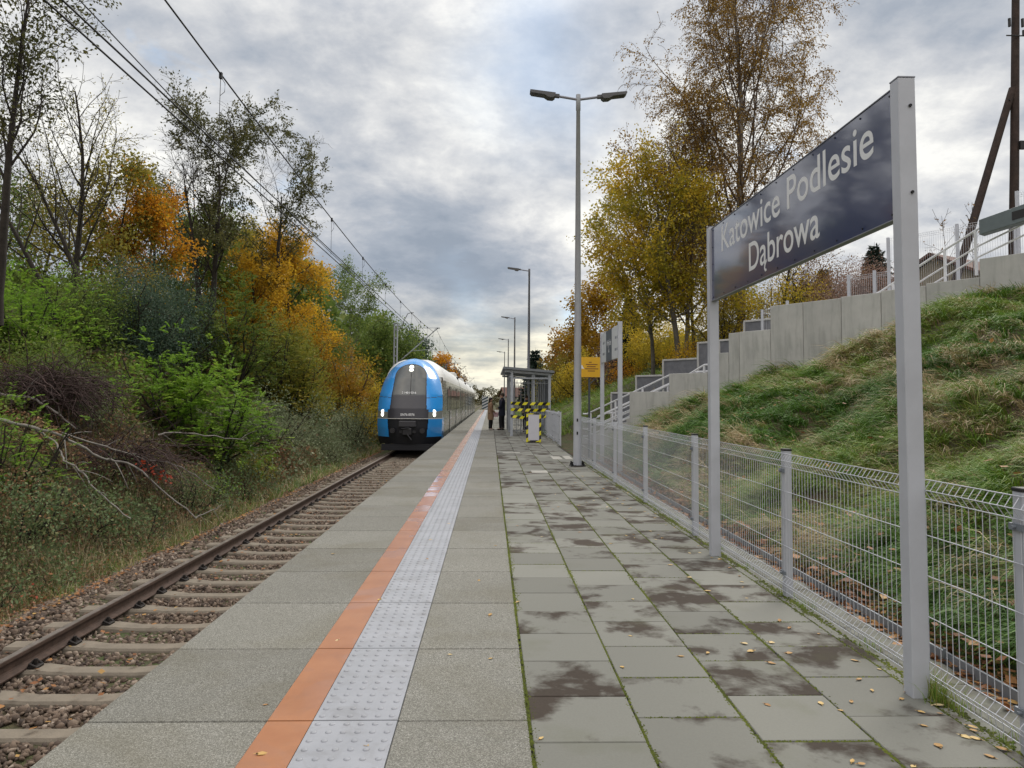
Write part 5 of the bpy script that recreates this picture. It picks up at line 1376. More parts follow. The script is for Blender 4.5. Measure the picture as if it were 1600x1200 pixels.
for k, (lb, r_, pts) in enumerate(BR):
    pts = np.array(pts, float); tt_ = np.linspace(0, len(pts)-1, len(pts)*3); P2 = np.stack([np.interp(tt_, np.arange(len(pts)), pts[:, i]) for i in range(3)], -1); P2[1:-1] += vr.normal(0, .012, P2[1:-1].shape)
    polys = [(P2, np.linspace(r_, r_*.45, len(P2)), 1)]
    for j in range(max(2, len(pts)//2)):
        i = vr.randint(1, len(P2)-1); d = unit(np.array([.5, vr.normal()*.5, vr.normal()*.6])); L = vr.uniform(.25, .7); q_ = [P2[i]+d*L*u+np.array([0, 0, -.25*u*u*L]) for u in np.linspace(0, 1, 5)]
        polys.append((np.array(q_), np.linspace(r_*.45, r_*.15, 5), 2))
    V, F = tubes_np(polys); o = mesh_np('fallen_branch', V, F, m_dead, smooth=True); tag(o, lb, 'branch', 'fallen branches on the left bank')

# red creeper leaves, litter, single leaves
def litter(name, n, fn, size, mat, zlift=.006):
    x_, y_ = fn(n); z_ = ground_z(x_, y_) + zlift + vr.rand(len(x_))*.03
    V, F = leaves(np.stack([x_, y_, z_], -1), size, .75, 0, D=np.stack([vr.normal(size=len(x_)), vr.normal(size=len(x_)), vr.normal(size=len(x_))*.15], -1)*3, up=5)
    o = mesh_np(name, V, F, mat, tint=vr.rand(len(x_))); tag(o, kind='stuff'); return o
L_lit = leaf_mat('litter_leaf', [(0, (.13, .06, .03)), (.4, (.28, .12, .05)), (.7, (.42, .22, .08)), (1, (.60, .42, .14))], .2, 1.5)
litter('leaf_litter', 7500, lambda n: (np.abs(vr.normal(0, .34, n))+2.60, 2.4+16*vr.rand(n)**1.2), .06, L_lit, .012)
litter('bank_leaf_litter', 900, lambda n: (2.7+5*vr.rand(n)**2, 2.4+17*vr.rand(n)), .075, L_lit, .16)
V = None
n = 1500; x_ = vr.uniform(-5.9, -1.9, n); y_ = 3+20*vr.rand(n)**1.3; sel = (np.abs(x_-TX+.7535) > .09); x_ = x_[sel]; y_ = y_[sel]; n = len(x_)
cl = vr.rand(n) < .35+.6*((x_ > -4.1) & (x_ < -3.7)); x_ = x_[cl]; y_ = y_[cl]; n = len(x_)
V, F = leaves(np.stack([x_, y_, np.interp(x_, [-6.1, -5.9, -5.15, -1.3], [-1.27, -1.2, -.93, -.925])], -1), .055, .8, 0, D=np.stack([vr.normal(size=n), vr.normal(size=n), vr.normal(size=n)*.15], -1)*3, up=5)
o = mesh_np('track_leaf_litter', V, F, L_lit, tint=vr.rand(n)); tag(o, kind='stuff')
litter('trackside_leaf_litter', 7000, lambda n: (-5.1-np.abs(vr.normal(0, .55, n)), 5+32*vr.rand(n)**1.2), .05, L_lit, .02)
L_red = leaf_mat('creeper_red', [(0, (.22, .03, .015)), (.6, (.42, .07, .03)), (1, (.30, .14, .05))], .3)
C = np.array([[-6.6, 14.2, .25]]) + vr.normal(size=(34, 3))*np.array([.05, .1, .05]) + np.linspace(0, 1, 34)[:, None]*np.array([.45, .2, -.35])
V, F = leaves(C, .07, .8); o = mesh_np('red_creeper', V, F, L_red, tint=vr.rand(34)); tag(o, 'small bright red creeper on the fallen branches', 'creeper')
C = np.concatenate([np.stack([vr.normal(-6.0, .15, 260), vr.uniform(8, 24, 260), np.full(260, -1.2)+vr.rand(260)*.22], -1)])
V, F = leaves(C, .035, .8); o = mesh_np('red_weeds', V, F, L_red, tint=vr.rand(260)); tag(o, kind='stuff')

# single leaves lying on the platform
m_leafp, t, b = new_mat('dry_leaf')
oi = t('ShaderNodeObjectInfo').outputs['Random']
c = t.ramp(oi, [(0, (.34, .17, .05)), (.4, (.52, .33, .10)), (.8, (.62, .45, .18)), (1, (.68, .54, .30))]); t.link(c, b.inputs['Base Color']); b.inputs['Roughness'].default_value = .6
def leaf_mesh(k):
    rs = np.random.RandomState(100+k); out_ = [(0, 0), (.012, .012), (.030, .017), (.047, .010), (.060, 0), (.047, -.011), (.030, -.016), (.012, -.011)]
    V = [(x-.03, y*(1+.2*rs.rand()), .002+.004*abs(y/.017)**2+.004*abs(x-.03)/.03*rs.rand()) for x, y in out_] + [(0, 0, .0015), (-.045, .003, .004)]
    q = MB(); q.add(V, [(i, (i+1) % 8, 8) for i in range(8)] + [(9, 0, 1)], True)
    return q
lr_ = random.Random(77)
near_fence = [(lr_.triangular(1.3, 2.28, 2.25), 3.0+lr_.random()**1.2*13) for _ in range(95)]
open_ = [(lr_.uniform(.2, 2.2), 2.9+lr_.random()**1.3*13) for _ in range(42)]
slabs_ = [(lr_.uniform(-1.8, .2), 3.1+lr_.random()**1.2*11) for _ in range(14)]
lbs = ['small dry yellow leaf lying near the foot of the fence', 'small dry yellow leaf lying on the grey square pavers', 'small dry leaf lying on the washed concrete slabs']
protos = []
for gi, (lst, lb, grp) in enumerate(((near_fence, lbs[0], 'dry leaves along the fence foot'), (open_, lbs[1], 'dry leaves on the square pavers'), (slabs_, lbs[2], 'dry leaves on the big slabs'))):
    for k, (x, y) in enumerate(lst):
        if len(protos) < 3:
            o = leaf_mesh(len(protos)).build('fallen_leaf', m_leafp); protos.append(o)
        else:
            o = protos[lr_.randrange(3)].copy(); COL.objects.link(o)
        o.location = (x, y, .0015); o.rotation_euler = (lr_.uniform(-.1, .1), lr_.uniform(-.1, .1), lr_.uniform(0, 6.28)); s = lr_.uniform(.45, .95); o.scale = (s, s*lr_.uniform(.8, 1.2), s)
        tag(o, lb, 'leaf', grp)
# ------------------------------------------------------------------ train
m_blue = M('train_blue', (.03, .31, .80), .22, spec=.6)
m_blue.node_tree.nodes['Principled BSDF'].inputs['Coat Weight'].default_value = .6
m_silver = M('train_silver', (.26, .27, .25), .25, .3, var=.08, vscale=2, dirt=.12)
m_roofw = M('train_roof', (.74, .75, .74), .35, .1, var=.05, vscale=2)
m_tglass = M('train_glass', (.018, .022, .024), .06, spec=.8)
m_wind = M('windscreen_glass', (.06, .068, .066), .05, spec=.8, var=.35, vscale=1.6)
m_mask = M('front_mask_black', (.045, .045, .055), .3, spec=.5)
m_under_ = M('underframe_black', (.010, .011, .016), .6)
m_lens = M('headlight_housing', (.25, .27, .26), .15, .2)
m_gap = M('seam_dark', (.02, .02, .025), .6)
m_hl = bpy.data.materials.new('headlight_glow'); m_hl.use_nodes = True; bb = m_hl.node_tree.nodes['Principled BSDF']
bb.inputs['Emission Color'].default_value = (1, .97, .84, 1); bb.inputs['Emission Strength'].default_value = 2.2; bb.inputs['Base Color'].default_value = (1, 1, .9, 1)
TY = 30.85
tn = empty('passenger_train', (TX, TY, RZ)); tag(tn, 'blue-nosed electric passenger train with silver carriages arriving at the platform', 'train')
ZT = 4.12
def wh(z):
    if z <= 1.9: return float(np.interp(z, [.3, .62, 1.2, 1.9], [1.27, 1.35, 1.385, 1.385]))
    return 1.385*max(1-((z-1.9)/(ZT-1.9))**2.3, 0)**.4545
def wb(z):
    if z <= 2.7: return float(np.interp(z, [.3, .7, 1.3, 2.7], [1.36, 1.40, 1.415, 1.40]))
    return 1.40*max(1-((z-2.7)/(4.16-2.7))**2.7, 0)**.40
def gfront(z): return float(np.interp(z, [.3, .7, 1.1, 1.5, 1.9, 2.5, 3.2, 3.7, 3.95, 4.06, 4.12], [.22, .10, .03, .02, .10, .42, .93, 1.42, 1.78, 2.05, 2.45]))
def Fy(x, z):
    w_ = max(wh(z), 1e-3); u = min(abs(x)/w_, 1.0)
    return .95*u**3.2*(.55+.45*min(1, w_/1.3)) + gfront(z)
NZ, NU = 170, 150
zs_ = [.42 + (ZT-.42)*(1-(1-i/NZ)**1.35) for i in range(NZ+1)]
us = [-1+2*j/NU for j in range(NU+1)]
us = [math.copysign(1-(1-abs(u))**1.25, u) for u in us]
grid = [[(u*wh(z), Fy(u*wh(z), z), z) for u in us] for z in zs_]
def region(x, z):
    ax = abs(x)
    top = 3.80; wsw = .65
    inarch = z < top and (ax < wsw*(1-max(0, (z-3.25)/(top-3.25))**2.2)**.5 if z > 3.25 else ax < .65+.09*(3.25-z)/1.4)
    if z < .70: return 'skirt'
    if z < 1.47:
        if ax < .86-.10*(1.47-z): return 'lower'
        if z > 1.455: return 'line'
        return 'blue'
    if z < 1.49: return 'line'
    if z < 1.86:
        if ax < .86: return 'mask'
        lim = 1.86 - .05*(ax-.8)
        if z < min(1.84, 1.75+.25*max(0, (ax-1.1))): return 'lens'
        return 'blue'
    if inarch:
        if z < 2.45: return 'mask'
        return 'wind'
    # thin dark edge round the glass
    if z < top+.035 and ax < (.685+.09*(3.25-z)/1.4 if z <= 3.25 else .685*(1-max(0, (z-3.25)/(top+.035-3.25))**2.2)**.5): return 'seal'
    if abs(z-(2.34+.10*(ax-.7))) < .010: return 'seal'
    return 'blue'
names = {'skirt': ('nose_skirt', m_under_), 'lower': ('coupler_bay', m_under_), 'line': ('white_trim_line', m_roofw), 'mask': ('front_mask', m_mask), 'lens': ('headlight_housing', m_lens), 'wind': ('windscreen', m_wind), 'seal': ('window_seal', m_gap), 'blue': ('nose_hood', m_blue)}
regs = {k: MB() for k in names}; vid = {k: {} for k in names}
for i in range(NZ):
    for j in range(NU):
        q4 = [(i, j), (i, j+1), (i+1, j+1), (i+1, j)]
        cx = sum(grid[a][b_][0] for a, b_ in q4)/4; cz = sum(grid[a][b_][2] for a, b_ in q4)/4
        r_ = region(cx, cz); mbk = regs[r_]; ids = []
        for a, b_ in q4:
            if (a, b_) not in vid[r_]:
                vid[r_][(a, b_)] = len(mbk.v); x, y, z = grid[a][b_]
                dy = .05 if r_ == 'lower' else (.03 if r_ == 'skirt' else (.006 if r_ in ('wind', 'mask') else 0))
                mbk.v.append((x, y+dy, z))
            ids.append(vid[r_][(a, b_)])
        mbk.f.append(ids); mbk.m.append(0); mbk.sm.append(True)
parts = {}
for k, (nm, mt) in names.items():
    if regs[k].f: parts[k] = regs[k].build(nm, mt, tn)
# body behind the hood
def body_side(y_of, name, cab):
    mats = [m_silver, m_roofw, m_tglass, m_under_, m_blue, m_gap]
    q = MB(); rows = [.34, .45, .6, .8, 1.0, 1.3, 1.5, 1.7, 1.8, 2.0, 2.2, 2.5, 2.75, 2.85, 3.0, 3.15, 3.3, 3.45, 3.6, 3.7, 3.8, 3.9, 3.97, 4.03, 4.08, 4.11]
    cy = y_of
    for sx in (-1, 1):
        V = []
        for z in rows:
            line = []
            for c_ in cy(z): line.append((sx*c_[0], c_[1], z if c_[0] > .02 or z < 4.0 else z))
            V.append(line)
        n = len(V[0])
        for i in range(len(rows)-1):
            for j in range(n-1):
                a, b_, c_, d_ = V[i][j], V[i][j+1], V[i+1][j+1], V[i+1][j]
                zc_ = (rows[i]+rows[i+1])/2; yc = (a[1]+b_[1]+c_[1]+d_[1])/4 - (V[i][0][1]+V[i+1][0][1])/2
                mi = 3 if zc_ < .5 else (1 if zc_ > 3.15 else 0)
                if cab and zc_ > 1.5 and zc_ < 3.3 and yc < .25+.30*(zc_-1.4): mi = 2
                if cab and zc_ < 1.5 and yc < .9: mi = 4 if zc_ > .6 else 3
                q.mat(mi); q.add([a, b_, c_, d_], [(0, 1, 2, 3) if sx > 0 else (3, 2, 1, 0)], True)
    # roof top strip
    L_ = [(-c_[0], c_[1], 4.11) for c_ in cy(4.11)]; R_l = [(c_[0], c_[1], 4.11) for c_ in cy(4.11)]
    q.mat(1)
    for j in range(len(L_)-1):
        ya, yb_ = L_[j][1], L_[j+1][1]
        q.add([L_[j], R_l[j], R_l[j+1], L_[j+1]], [(0, 1, 2, 3)], True)
    return q
def cab_cols(z):
    w0 = wh(z); y0 = Fy(w0, z) if w0 > .02 else gfront(z)+.4
    out_ = []
    for u in (0, .12, .25, .4, .55, .7, .85, 1.0):
        k = u*u*(3-2*u); out_.append((w0*(1-k)+wb(z)*k, y0*(1-u)+3.4*u))
    out_ += [(wb(z), yv) for yv in (5, 8, 12, 16, 19.2)]
    return out_
body_side(cab_cols, 'car_body', True).build('car_body', [m_silver, m_roofw, m_tglass, m_under_, m_blue, m_gap], tn)
def car_cols(y0, y1):
    return lambda z: [(wb(z), y0), (wb(z), (y0+y1)/2), (wb(z), y1)]
def end_cap(q, y):
    zl = [.34, 1, 2, 2.7, 3.1, 3.4, 3.7, 3.9, 4.03, 4.1]
    pts = [(-wb(z), y, z) for z in zl] + [(wb(z), y, z) for z in reversed(zl)]
    q.mat(5); q.add(pts, [tuple(range(len(pts)))])
cars = [(0, 19.2), (19.6, 35.0), (35.4, 50.8), (51.2, 67.0)]
for k, (a, b_) in enumerate(cars):
    if k == 0:
        q = MB(); end_cap(q, 19.2); q.build('end_wall', [m_gap]*6, tn)
    else:
        q = body_side(car_cols(a, b_), 'car_body', False); end_cap(q, a); end_cap(q, b_); q.build('car_body', [m_silver, m_roofw, m_tglass, m_under_, m_blue, m_gap], tn)
    if k < 3:
        q = MB(); q.box(-1.25, 1.25, b_+.002, b_+.398, .9, 3.8); q.build('gangway_bellows', m_gap, tn)
    # windows and doors on both sides
    y = a + (4.4 if k == 0 else .9)
    i = 0
    while y < b_-1.2:
        for sx in (-1, 1):
            if i % 4 == 1:
                q = MB(); x0 = sx*1.416; q.box(min(x0, x0+sx*.022), max(x0, x0+sx*.022), y, y+1.35, .5, 2.95, bev=.01)
                d_ = q.build('sliding_door', m_silver, tn)
                q = MB(); x1_ = x0+sx*.024
                for yy0 in (y+.10, y+.75): q.box(min(x1_, x1_+sx*.003), max(x1_, x1_+sx*.003), yy0, yy0+.5, 1.3, 2.7)
                q.build('door_window', m_tglass, d_)
            else:
                q = MB(); x0 = sx*1.405; q.box(min(x0, x0+sx*.022), max(x0, x0+sx*.022), y, y+1.5, 1.75, 2.78); q.build('window', m_tglass, tn)
        y += 1.72; i += 1
    # bogies and wheels
    for yb_ in (((a+3.6, b_+.2) if k < 3 else (b_-3,))):
        q = MB(); q.box(-1.15, 1.15, yb_-1.5, yb_+1.5, .35, .75); q.box(-1.2, -1.0, yb_-1.6, yb_+1.6, .3, .6); q.box(1.0, 1.2, yb_-1.6, yb_+1.6, .3, .6)
        bg_ = q.build('bogie', m_under_, tn)
        for s_ in (-.95, .95):
            q = MB(); q.tube([(-.8, yb_+s_, .42), (.8, yb_+s_, .42)], .08, 8)
            for x in (-.78, .72): q.tube([(x, yb_+s_, .42), (x+.06, yb_+s_, .42)], .42, 24)
            q.build('wheelset', m_under_, bg_)
    q = MB(); q.box(-1.1, 1.1, a+1.6, b_-1, .75, 1.0); q.build('underframe', m_under_, tn)
    if k:
        q = MB(); q.box(-.7, .7, a+6, a+9, 4.1, 4.38, bev=.05); q.build('roof_equipment', m_roofw, tn)
        q = MB(); q.box(-.6, .6, b_-4.5, b_-2, 4.1, 4.33, bev=.05); q.build('roof_equipment', m_roofw, tn)
# headlights (pairs of round lamps, as lit in the photograph)
def lampdisc(x, z, r):
    y = Fy(x, z)-.02; q = MB(); q.sphere((x, y+.03, z), r, 16, 10, (1, .55, 1)); return q
for x, z in ((-1.08, 1.70), (1.06, 1.70)):
    q = lampdisc(x, z+.065, .088); q2 = lampdisc(x, z-.065, .088); q.v; b0 = len(q.v); q.v += q2.v; q.f += [[i+b0 for i in f] for f in q2.f]; q.m += q2.m; q.sm += q2.sm
    q.build('headlight', m_hl, tn)
q = lampdisc(0, 3.68, .095); q2 = lampdisc(0, 3.54, .095); b0 = len(q.v); q.v += q2.v; q.f += [[i+b0 for i in f] for f in q2.f]; q.m += q2.m; q.sm += q2.sm
q.build('headlight', m_hl, tn)
# wiper and console line behind the glass
q = MB(); q.tube([(.06, Fy(0, 2.5)-.03, 2.5), (.02, Fy(0, 3.4)-.03, 3.42)], .012, 5); q.build('wiper', m_black, tn)
# coupler and bay fittings
q = MB(); q.box(-.36, .36, .0, .3, 1.15, 1.38, bev=.02); q.build('coupler_cover', m_mask, tn)
q = MB(); q.box(-.2, .2, -.12, .3, .82, 1.08, bev=.03); q.tube([(-.22, -.1, 1.05), (.1, -.2, 1.10)], .03, 8); q.tube([(.0, -.1, .85), (.2, -.16, .6)], .025, 8); q.box(-.34, .34, .05, .2, .88, .98)
for s_ in (-1, 1): q.tube([(s_*.62, .08, .98), (s_*.62, -.02, .98)], .11, 16)
q.build('coupler', M('coupler_steel', (.04, .04, .045), .4, .5), tn)
q = MB(); q.box(-1.1, 1.1, .25, .4, .14, .41); q.box(-.9, .9, .2, .26, .16, .32); q.build('rail_guard', m_under_, tn)
# numbers on the nose
def front_text(s_, size, z, w_target, mt):
    o = text_mesh(s_, size, mt, 'running_number', tn, offset=size*.02)
    xs_ = [v.co.x for v in o.data.vertices]; sc = w_target/(max(xs_)-min(xs_)); sl_ = (Fy(0, z+.1)-Fy(0, z))/.1
    up_v = Vector((0, sl_, 1)).normalized(); rt = Vector((1, 0, 0)); nn = rt.cross(up_v)
    M4 = Matrix((rt*sc, up_v, nn)).transposed().to_4x4(); M4.translation = Vector((-(max(xs_)+min(xs_))/2*sc, Fy(0, z)-.012, z)); o.matrix_local = M4
front_text('2 140 053-6', .15, 2.52, .60, m_white)
front_text('EN76-0076', .14, 1.60, .58, m_white)

# pantograph
q = MB(); py_ = 33.0
for s_ in (-.5, .5):
    q.tube([(s_, py_, 4.2), (s_*.8, py_-1.1, 4.9), (s_*.6, py_+.1, 5.42)], .035, 6)
q.bar((-.85, py_+.1, 5.46), (.85, py_+.1, 5.46), .08, .04); q.bar((-.5, py_-1.1, 4.9), (.5, py_-1.1, 4.9), .04, .04)
q.tube([(-.7, py_-.2, 4.25), (.7, py_-.2, 4.25)], .05, 8)
pg = q.build('pantograph', m_under_, tn)

# ------------------------------------------------------------------ overhead line
m_cable = M('copper_cable', (.03, .032, .036), .5, .5)
m_mast = M('mast_steel', (.30, .33, .36), .5, .3, var=.15, vscale=5)
MASTS = [46, 98, 150]
def msg_z(y):
    if y < 46: return 5.23 + .00118*(y-27)**2
    k = (y-46) % 52; return 5.25 + .0011*(k-26)**2
ol = empty('overhead_line', (TX, 0, 0)); tag(ol, 'overhead contact line above the track with carrying cable and droppers', 'overhead line')
q = MB(); ys3 = list(np.arange(-8, 46, 1.5))+list(np.arange(46, 200, 3.0)); q.tube([(-.02, y, msg_z(y)) for y in ys3], .011, 6); q.build('carrying_cable', m_cable, ol)
for dx in (-.09, .05):
    q = MB(); q.tube([(dx+.02*math.sin(y*.1), y, 4.60) for y in ys3], .0095, 6); q.build('contact_wire', m_cable, ol)
q = MB(); q.tube([(-.01, y, float(np.interp(y, [-8, 6, 8, 14, 22], [4.99, 4.80, 4.71, 4.64, 4.60]))) for y in np.arange(-8, 22, 1.0)], .006, 5); q.build('auxiliary_wire', m_cable, ol)
for k, y in enumerate([1.5, 9.22, 15.8, 19.7, 24, 28, 32, 36, 40, 44, 50, 55, 60, 66, 72, 78, 84, 90, 95, 102, 110, 120, 130]):
    q = MB(); zt = msg_z(y); q.tube([(-.02, y, zt), (-.02, y, 4.6)], .004, 5); q.box(-.035, .0, y-.02, y+.02, zt-.06, zt+.02)
    q.tube([(-.02, y, zt-.03), (.02, y+.05, zt-.10), (.01, y+.07, zt-.2), (-.02, y, zt-.28)], .004, 5); q.build('dropper', m_cable, ol)
for k, ym in enumerate(MASTS):
    cm = empty('catenary_mast', (-5.93, ym, -1.1)); tag(cm, ('grey steel overhead-line mast standing behind the train nose', 'second overhead-line mast, hidden low behind the train roof', 'farthest overhead-line mast along the track')[k], 'mast', 'masts of the overhead line')
    q = MB(); q.box(-.12, -.06, -.14, .14, 0, 7.3); q.box(.06, .12, -.14, .14, 0, 7.3)
    for z in np.arange(.3, 7.2, .55): q.box(-.0599, .0599, -.13, -.11, z, z+.10); q.box(-.0599, .0599, .11, .13, z, z+.10)
    q.box(-.14, .14, -.15, .15, 7.3, 7.34); q.build('mast_post', m_mast, cm)
    q = MB(); Rg = 1.1
    q.tube([(.1, 0, 4.83), (2.62, 0, 7.08)], .032, 8); q.build('cantilever', m_mast, cm)
    q = MB(); q.tube([(.1, 0, 7.03), (2.62, 0, 7.08)], .015, 6); q.build('tie_rod', m_mast, cm)
    q = MB(); q.tube([(.1, 0, 7.18), (.35, 0, 7.22), (.72, -.05, 7.95), (.95, -.05, 8.02), (1.1, -.05, 8.02)], .03, 8); q.build('feeder_arm', m_mast, cm)
    q = MB(); q.tube([(.9, 0, 5.6), (2.3, .1, 5.75), (2.5, .1, 5.7)], .016, 6); q.build('steady_arm', m_mast, cm)
    for (x, z) in ((.22, 4.95), (.25, 7.04), (2.55, 7.06)):
        q = MB()
        for i in range(4): q.tube([(x+i*.05, 0, z+(i*.045 if z < 5 else 0)), (x+i*.05+.02, 0, z+(i*.045 if z < 5 else 0))], .055, 10)
        q.build('insulator', m_bolt, cm)
fw = empty('feeder_wire', (-4.95, 0, 0)); tag(fw, 'thin upper feeder wire running to the feeder arms of the masts', 'wire')
q = MB(); q.tube([(.0, y, 6.9-.55*(1-abs((y-72)/26)**2)) for y in np.arange(46, 98.1, 4)], .009, 5); q.build('wire', m_cable, fw)

# ------------------------------------------------------------------ people
m_skin = M('skin', (.52, .30, .22), .6)
def skin_body(name, chain, edges, mat, parent, root=0, sub=2):
    me = bpy.data.meshes.new(name); me.from_pydata([c[0] for c in chain], edges, []); me.materials.append(mat)
    o = link_mesh(name, me, parent); sk = o.modifiers.new('skin', 'SKIN'); sk.use_smooth_shade = True
    lay = me.skin_vertices[0].data if me.skin_vertices else None
    if lay is None:
        bpy.context.view_layer.objects.active = o; bpy.ops.mesh.customdata_skin_add(); lay = me.skin_vertices[0].data
    for i, c in enumerate(chain):
        r = c[1]; lay[i].radius = (r, r) if not hasattr(r, '__len__') else r
    lay[root].use_root = True
    sb = o.modifiers.new('sub', 'SUBSURF'); sb.levels = sub; sb.render_levels = sub
    dg = bpy.context.evaluated_depsgraph_get(); me2 = bpy.data.meshes.new_from_object(o.evaluated_get(dg)); o.modifiers.clear(); o.data = me2
    me2.polygons.foreach_set('use_smooth', np.ones(len(me2.polygons), dtype=bool))
    return o
def person(label, loc, rz, h, coat, coat_len, trous, shoes, hair, hair_len, flare, arms, stride=.06, skirt_r=.19, female=False):
    P = empty('person', loc, rz); s = h/1.75; tag(P, label, 'person', 'people waiting on the platform')
    sh_w = .17 if female else .205
    # facing local +X
    hands = arms
    J = [((0, 0, .95), .13), ((0, 0, 1.15), .12), ((.0, 0, 1.36), .135), ((0, 0, 1.47), .07), ((.01, 0, 1.53), .055), ((.02, 0, 1.585), .075), ((.01, 0, 1.65), .092), ((.0, 0, 1.70), .075)]
    E = [(0, 1), (1, 2), (2, 3), (3, 4), (4, 5), (5, 6), (6, 7)]
    def add(p, r, pr): J.append((p, r)); E.append((pr, len(J)-1)); return len(J)-1
    add((.105, 0, 1.625), .016, 5)
    for sy in (-1, 1): add((.0, sy*.088, 1.63), .014, 5)
    legs = {}
    for sy in (-1, 1):
        k = add((sy*stride*.3, sy*.09, .88), .095, 0); k = add((sy*stride*.8+.02, sy*.095, .50), .062, k); k = add((sy*stride*.9, sy*.10, .12), .04, k); legs[sy] = (sy*stride*.9, sy*.10)
        k = add((sy*stride*.9+.08, sy*.105, .045), .04, k); add((sy*stride*.9+.17, sy*.11, .035), .03, k)
    armj = {}
    for sy in (-1, 1):
        a = add((0, sy*sh_w, 1.40), .055, 2); el, ha = hands[sy]; b_ = add(el, .042, a); c_ = add(ha, .028, b_); armj[sy] = (el, ha)
        d = Vector(ha)-Vector(el); d.normalize(); pl_ = Vector(ha)+d*.045; pm_ = add(tuple(pl_), (.036, .02), c_)
        sd_ = d.cross(Vector((0, 0, 1))); sd_ = sd_.normalized() if sd_.length > .1 else Vector((1, 0, 0))
        for f in range(4):
            o_ = sd_*(f-1.5)*.02; t1 = pl_+o_+d*.045; t2 = t1+d*(.03-.004*abs(f-1.2))+Vector((0, 0, -.018)); i1 = add(tuple(t1), .009, pm_); add(tuple(t2), .0075, i1)
        tb = Vector(ha)+sd_*-.035+d*.03; i1 = add(tuple(tb), .011, c_); add(tuple(tb+d*.03-sd_*.008), .009, i1)
    J = [(tuple(Vector(p)*s), (tuple(v*s for v in r) if hasattr(r, '__len__') else r*s)) for p, r in J]
    skin_body('body', J, E, m_skin, P)
    # clothing
    def ring(z, rx, ry, cx=0, n=20): return [(cx*s+rx*s*math.cos(2*PI*i/n), ry*s*math.sin(2*PI*i/n), z*s) for i in range(n)]
    zb = coat_len
    q = MB(); q.loft([ring(zb, skirt_r*.85, skirt_r*1.1*flare, .01), ring((zb+.95)/2, .17, .205*(1+.5*(flare-1)), .01), ring(.97, .15, .19), ring(1.15, .145, .185), ring(1.32, .155, sh_w+.03), ring(1.42, .13, sh_w+.02), ring(1.47, .085, .11), ring(1.53, .075, .08)])
    q.build('coat', coat, P)
    for sy in (-1, 1):
        el, ha = armj[sy]; wv = Vector(ha)
        pts = [Vector((0, sy*(sh_w-.02), 1.42)), Vector((0, sy*(sh_w+.02), 1.33)), Vector(el), Vector(el).lerp(wv, .5), wv]
        q = MB(); q.tube([p*s for p in pts], [.06*s, .068*s, .056*s, .05*s, .043*s], 12); q.build('sleeve', coat, P)
        lx_, ly_ = legs[sy]
        q = MB(); q.tube([Vector(p)*s for p in ((sy*stride*.3, sy*.09, .92), (sy*stride*.8+.02, sy*.095, .5), (lx_, ly_, .09))], [.105*s, .078*s, .062*s], 12); q.build('trouser_leg', trous, P)
        q = MB(); q.sphere(((lx_+.06)*s, ly_*s, .04*s), 1, 12, 8, (.13*s, .05*s, .045*s)); q.build('shoe', shoes, P)
    q = MB(); q.sphere((-.012*s, 0, 1.675*s), 1, 14, 10, (.108*s, .1*s, .10*s))
    if hair_len > .05: q.loft([[(-.035*s+.085*s*math.cos(2*PI*i/12)*(1-.1*k), (.095-.01*k)*s*math.sin(2*PI*i/12), (1.69-hair_len*k/3)*s) for i in range(12)] for k in range(4)])
    q.build('hair', hair, P)
    for sy in (-1, 1):
        q = MB(); q.sphere((.088*s, sy*.03*s, 1.645*s), .009*s, 8, 6); q.build('eye', m_black, P)
    q = MB(); q.sphere((.088*s, 0, 1.575*s), 1, 8, 6, (.006*s, .022*s, .006*s)); q.build('mouth', M('lips', (.35, .12, .10), .5), P)
    return P
m_camel = M('camel_wool', (.27, .17, .105), .9, var=.1, vscale=9, bump=.3); m_navyc = M('navy_wool', (.010, .013, .030), .85); m_dtr = M('dark_trousers', (.012, .012, .016), .85)
m_hairb = M('dark_brown_hair', (.018, .010, .008), .5); m_hairg = M('short_brown_hair', (.05, .033, .022), .7); m_pink = M('pink_leather', (.50, .33, .36), .45); m_shoel = M('pale_shoes', (.35, .33, .31), .6); m_shoed = M('black_shoes', (.015, .013, .012), .4)
m_greyc = M('grey_green_jacket', (.05, .055, .055), .9)
person('woman with long dark hair in a camel coat, facing the man in navy', (.02, 36.9, 0), .12, 1.62, m_camel, .56, m_dtr, m_shoel, m_hairb, .30, 1.15, {-1: ((.02, -.21, 1.13), (.20, -.16, .98)), 1: ((.04, .20, 1.13), (.22, .12, .98))}, female=True)
person('man in a long navy coat standing by the shelter corner', (.60, 37.05, 0), PI-.15, 1.84, m_navyc, .68, m_dtr, m_shoed, m_hairg, .0, 1.0, {-1: ((-.03, -.25, 1.12), (.04, -.22, .88)), 1: ((.02, .25, 1.12), (.16, .14, 1.05))})
person('person in a dark jacket standing inside the shelter behind the tape', (1.72, 35.2, 0), -PI/2-.3, 1.72, m_greyc, .80, m_dtr, m_shoed, m_hairg, .04, 1.0, {-1: ((-.03, -.25, 1.12), (.10, -.15, 1.0)), 1: ((-.02, .25, 1.12), (.10, .15, 1.0))})
q = MB(); q.bbox(-.14, .14, -.05, .05, -.14, .10, .03); q.tube([(-.09, 0, .09), (-.07, 0, .22), (.07, 0, .22), (.09, 0, .09)], .008, 6)
hb = q.build('handbag', m_pink); hb.location = (.27, 36.88, .80); tag(hb, 'pale pink handbag held by the woman in the camel coat', 'handbag')

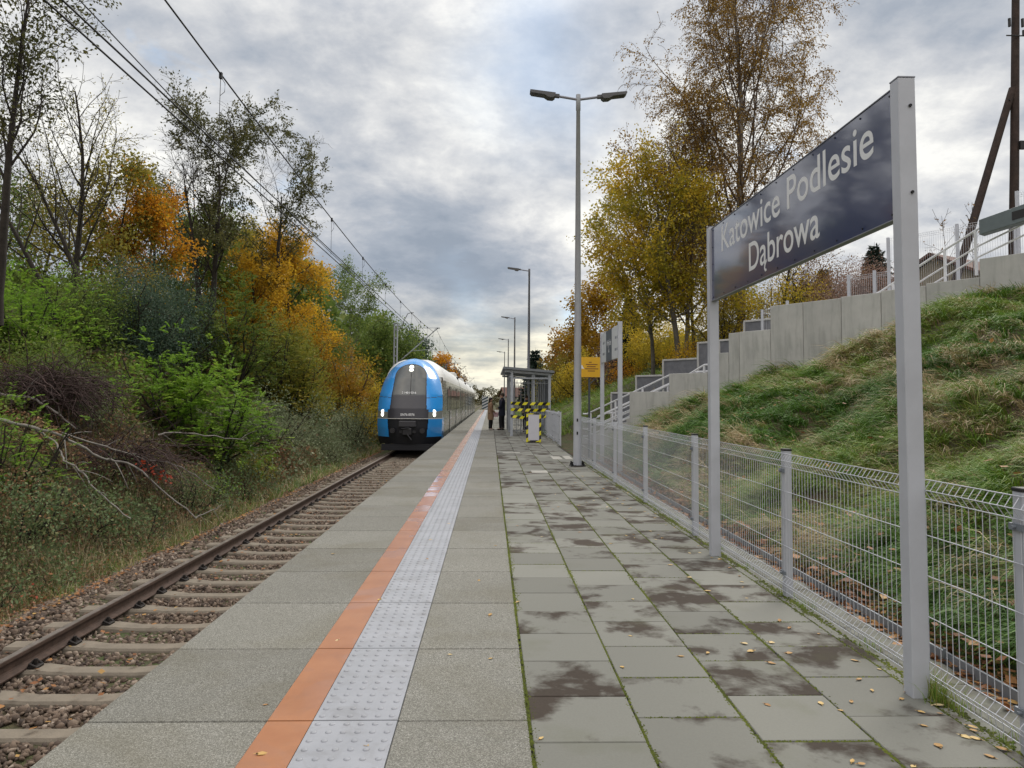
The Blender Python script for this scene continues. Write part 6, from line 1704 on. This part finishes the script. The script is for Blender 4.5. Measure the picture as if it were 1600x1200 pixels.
# ------------------------------------------------------------------ far end of the line
bb_ = empty('barrier_board', (-.8, 112, 0)); tag(bb_, 'small black and white striped end board at the far platform end', 'barrier')
m_str, t, b = new_mat('striped_board'); tc = t('ShaderNodeTexCoord').outputs['Object']; sp2 = t('ShaderNodeSeparateXYZ'); t.link(tc, sp2.inputs[0])
t.link(t.mix(t.math('GREATER_THAN', t.math('FRACT', t.math('MULTIPLY', t.math('SUBTRACT', sp2.outputs[2], t.math('MULTIPLY', sp2.outputs[0], .5)), 2.2)), .5), (.5, .53, .55), (.02, .05, .07)), b.inputs['Base Color'])
q = MB(); q.box(-.45, .45, -.02, .02, .1, 2.0, bev=.01); q.build('board', m_str, bb_)
q = MB()
for x in (-.4, .4): q.box(x-.04, x+.04, .021, .08, 0, 2.2)
q.build('post', m_grey, bb_)
m_plas = M('pale_plaster', (.42, .38, .30), .9, var=.1); m_tile = M('brown_roof_tiles', (.12, .06, .045), .85, var=.3, vscale=2); m_pane = M('window_pane', (.03, .035, .04), .15)
def house(label, x, y, z, w_, d_, h_, rh, rz):
    H_ = empty('house', (x, y, z), rz); tag(H_, label, 'house')
    q = MB(); q.box(-w_/2, w_/2, -d_/2, d_/2, -1.5, h_); q.prism([(-d_/2, h_), (d_/2, h_), (0, h_+rh-.1)], 0, -w_/2, w_/2); q.build('wall', m_plas, H_)
    q = MB(); ov = .5
    for s_ in (-1, 1):
        a = [(-w_/2-ov, s_*(d_/2+ov), h_-ov*rh/(d_/2)), (w_/2+ov, s_*(d_/2+ov), h_-ov*rh/(d_/2)), (w_/2+ov, 0, h_+rh), (-w_/2-ov, 0, h_+rh)]
        q.add(a+[(p, r_, c_+.15) for p, r_, c_ in a], [(0, 1, 2, 3), (7, 6, 5, 4), (0, 4, 5, 1), (1, 5, 6, 2), (2, 6, 7, 3), (3, 7, 4, 0)])
    rf_ = q.build('roof', m_tile, H_)
    q = MB(); q.box(w_*.2, w_*.2+.5, -.3, .3, h_+rh*.6, h_+rh+.7); q.build('chimney', m_tile, rf_)
    for i in range(int(w_/2.2)):
        xx = -w_/2+1.1+i*2.2; q = MB(); q.box(xx-.45, xx+.45, -d_/2-.03, -d_/2-.003, h_-1.7, h_-.5); q.build('window', m_pane, H_)
house('brown-roofed house far behind the shelter at the end of the line', 8.0, 215, -.5, 9, 8, 3.2, 2.4, .2)
house('house with a grey-brown roof behind the upper mesh fence', 27, 38, 4.0, 12, 9, 2.3, 2.4, .5)
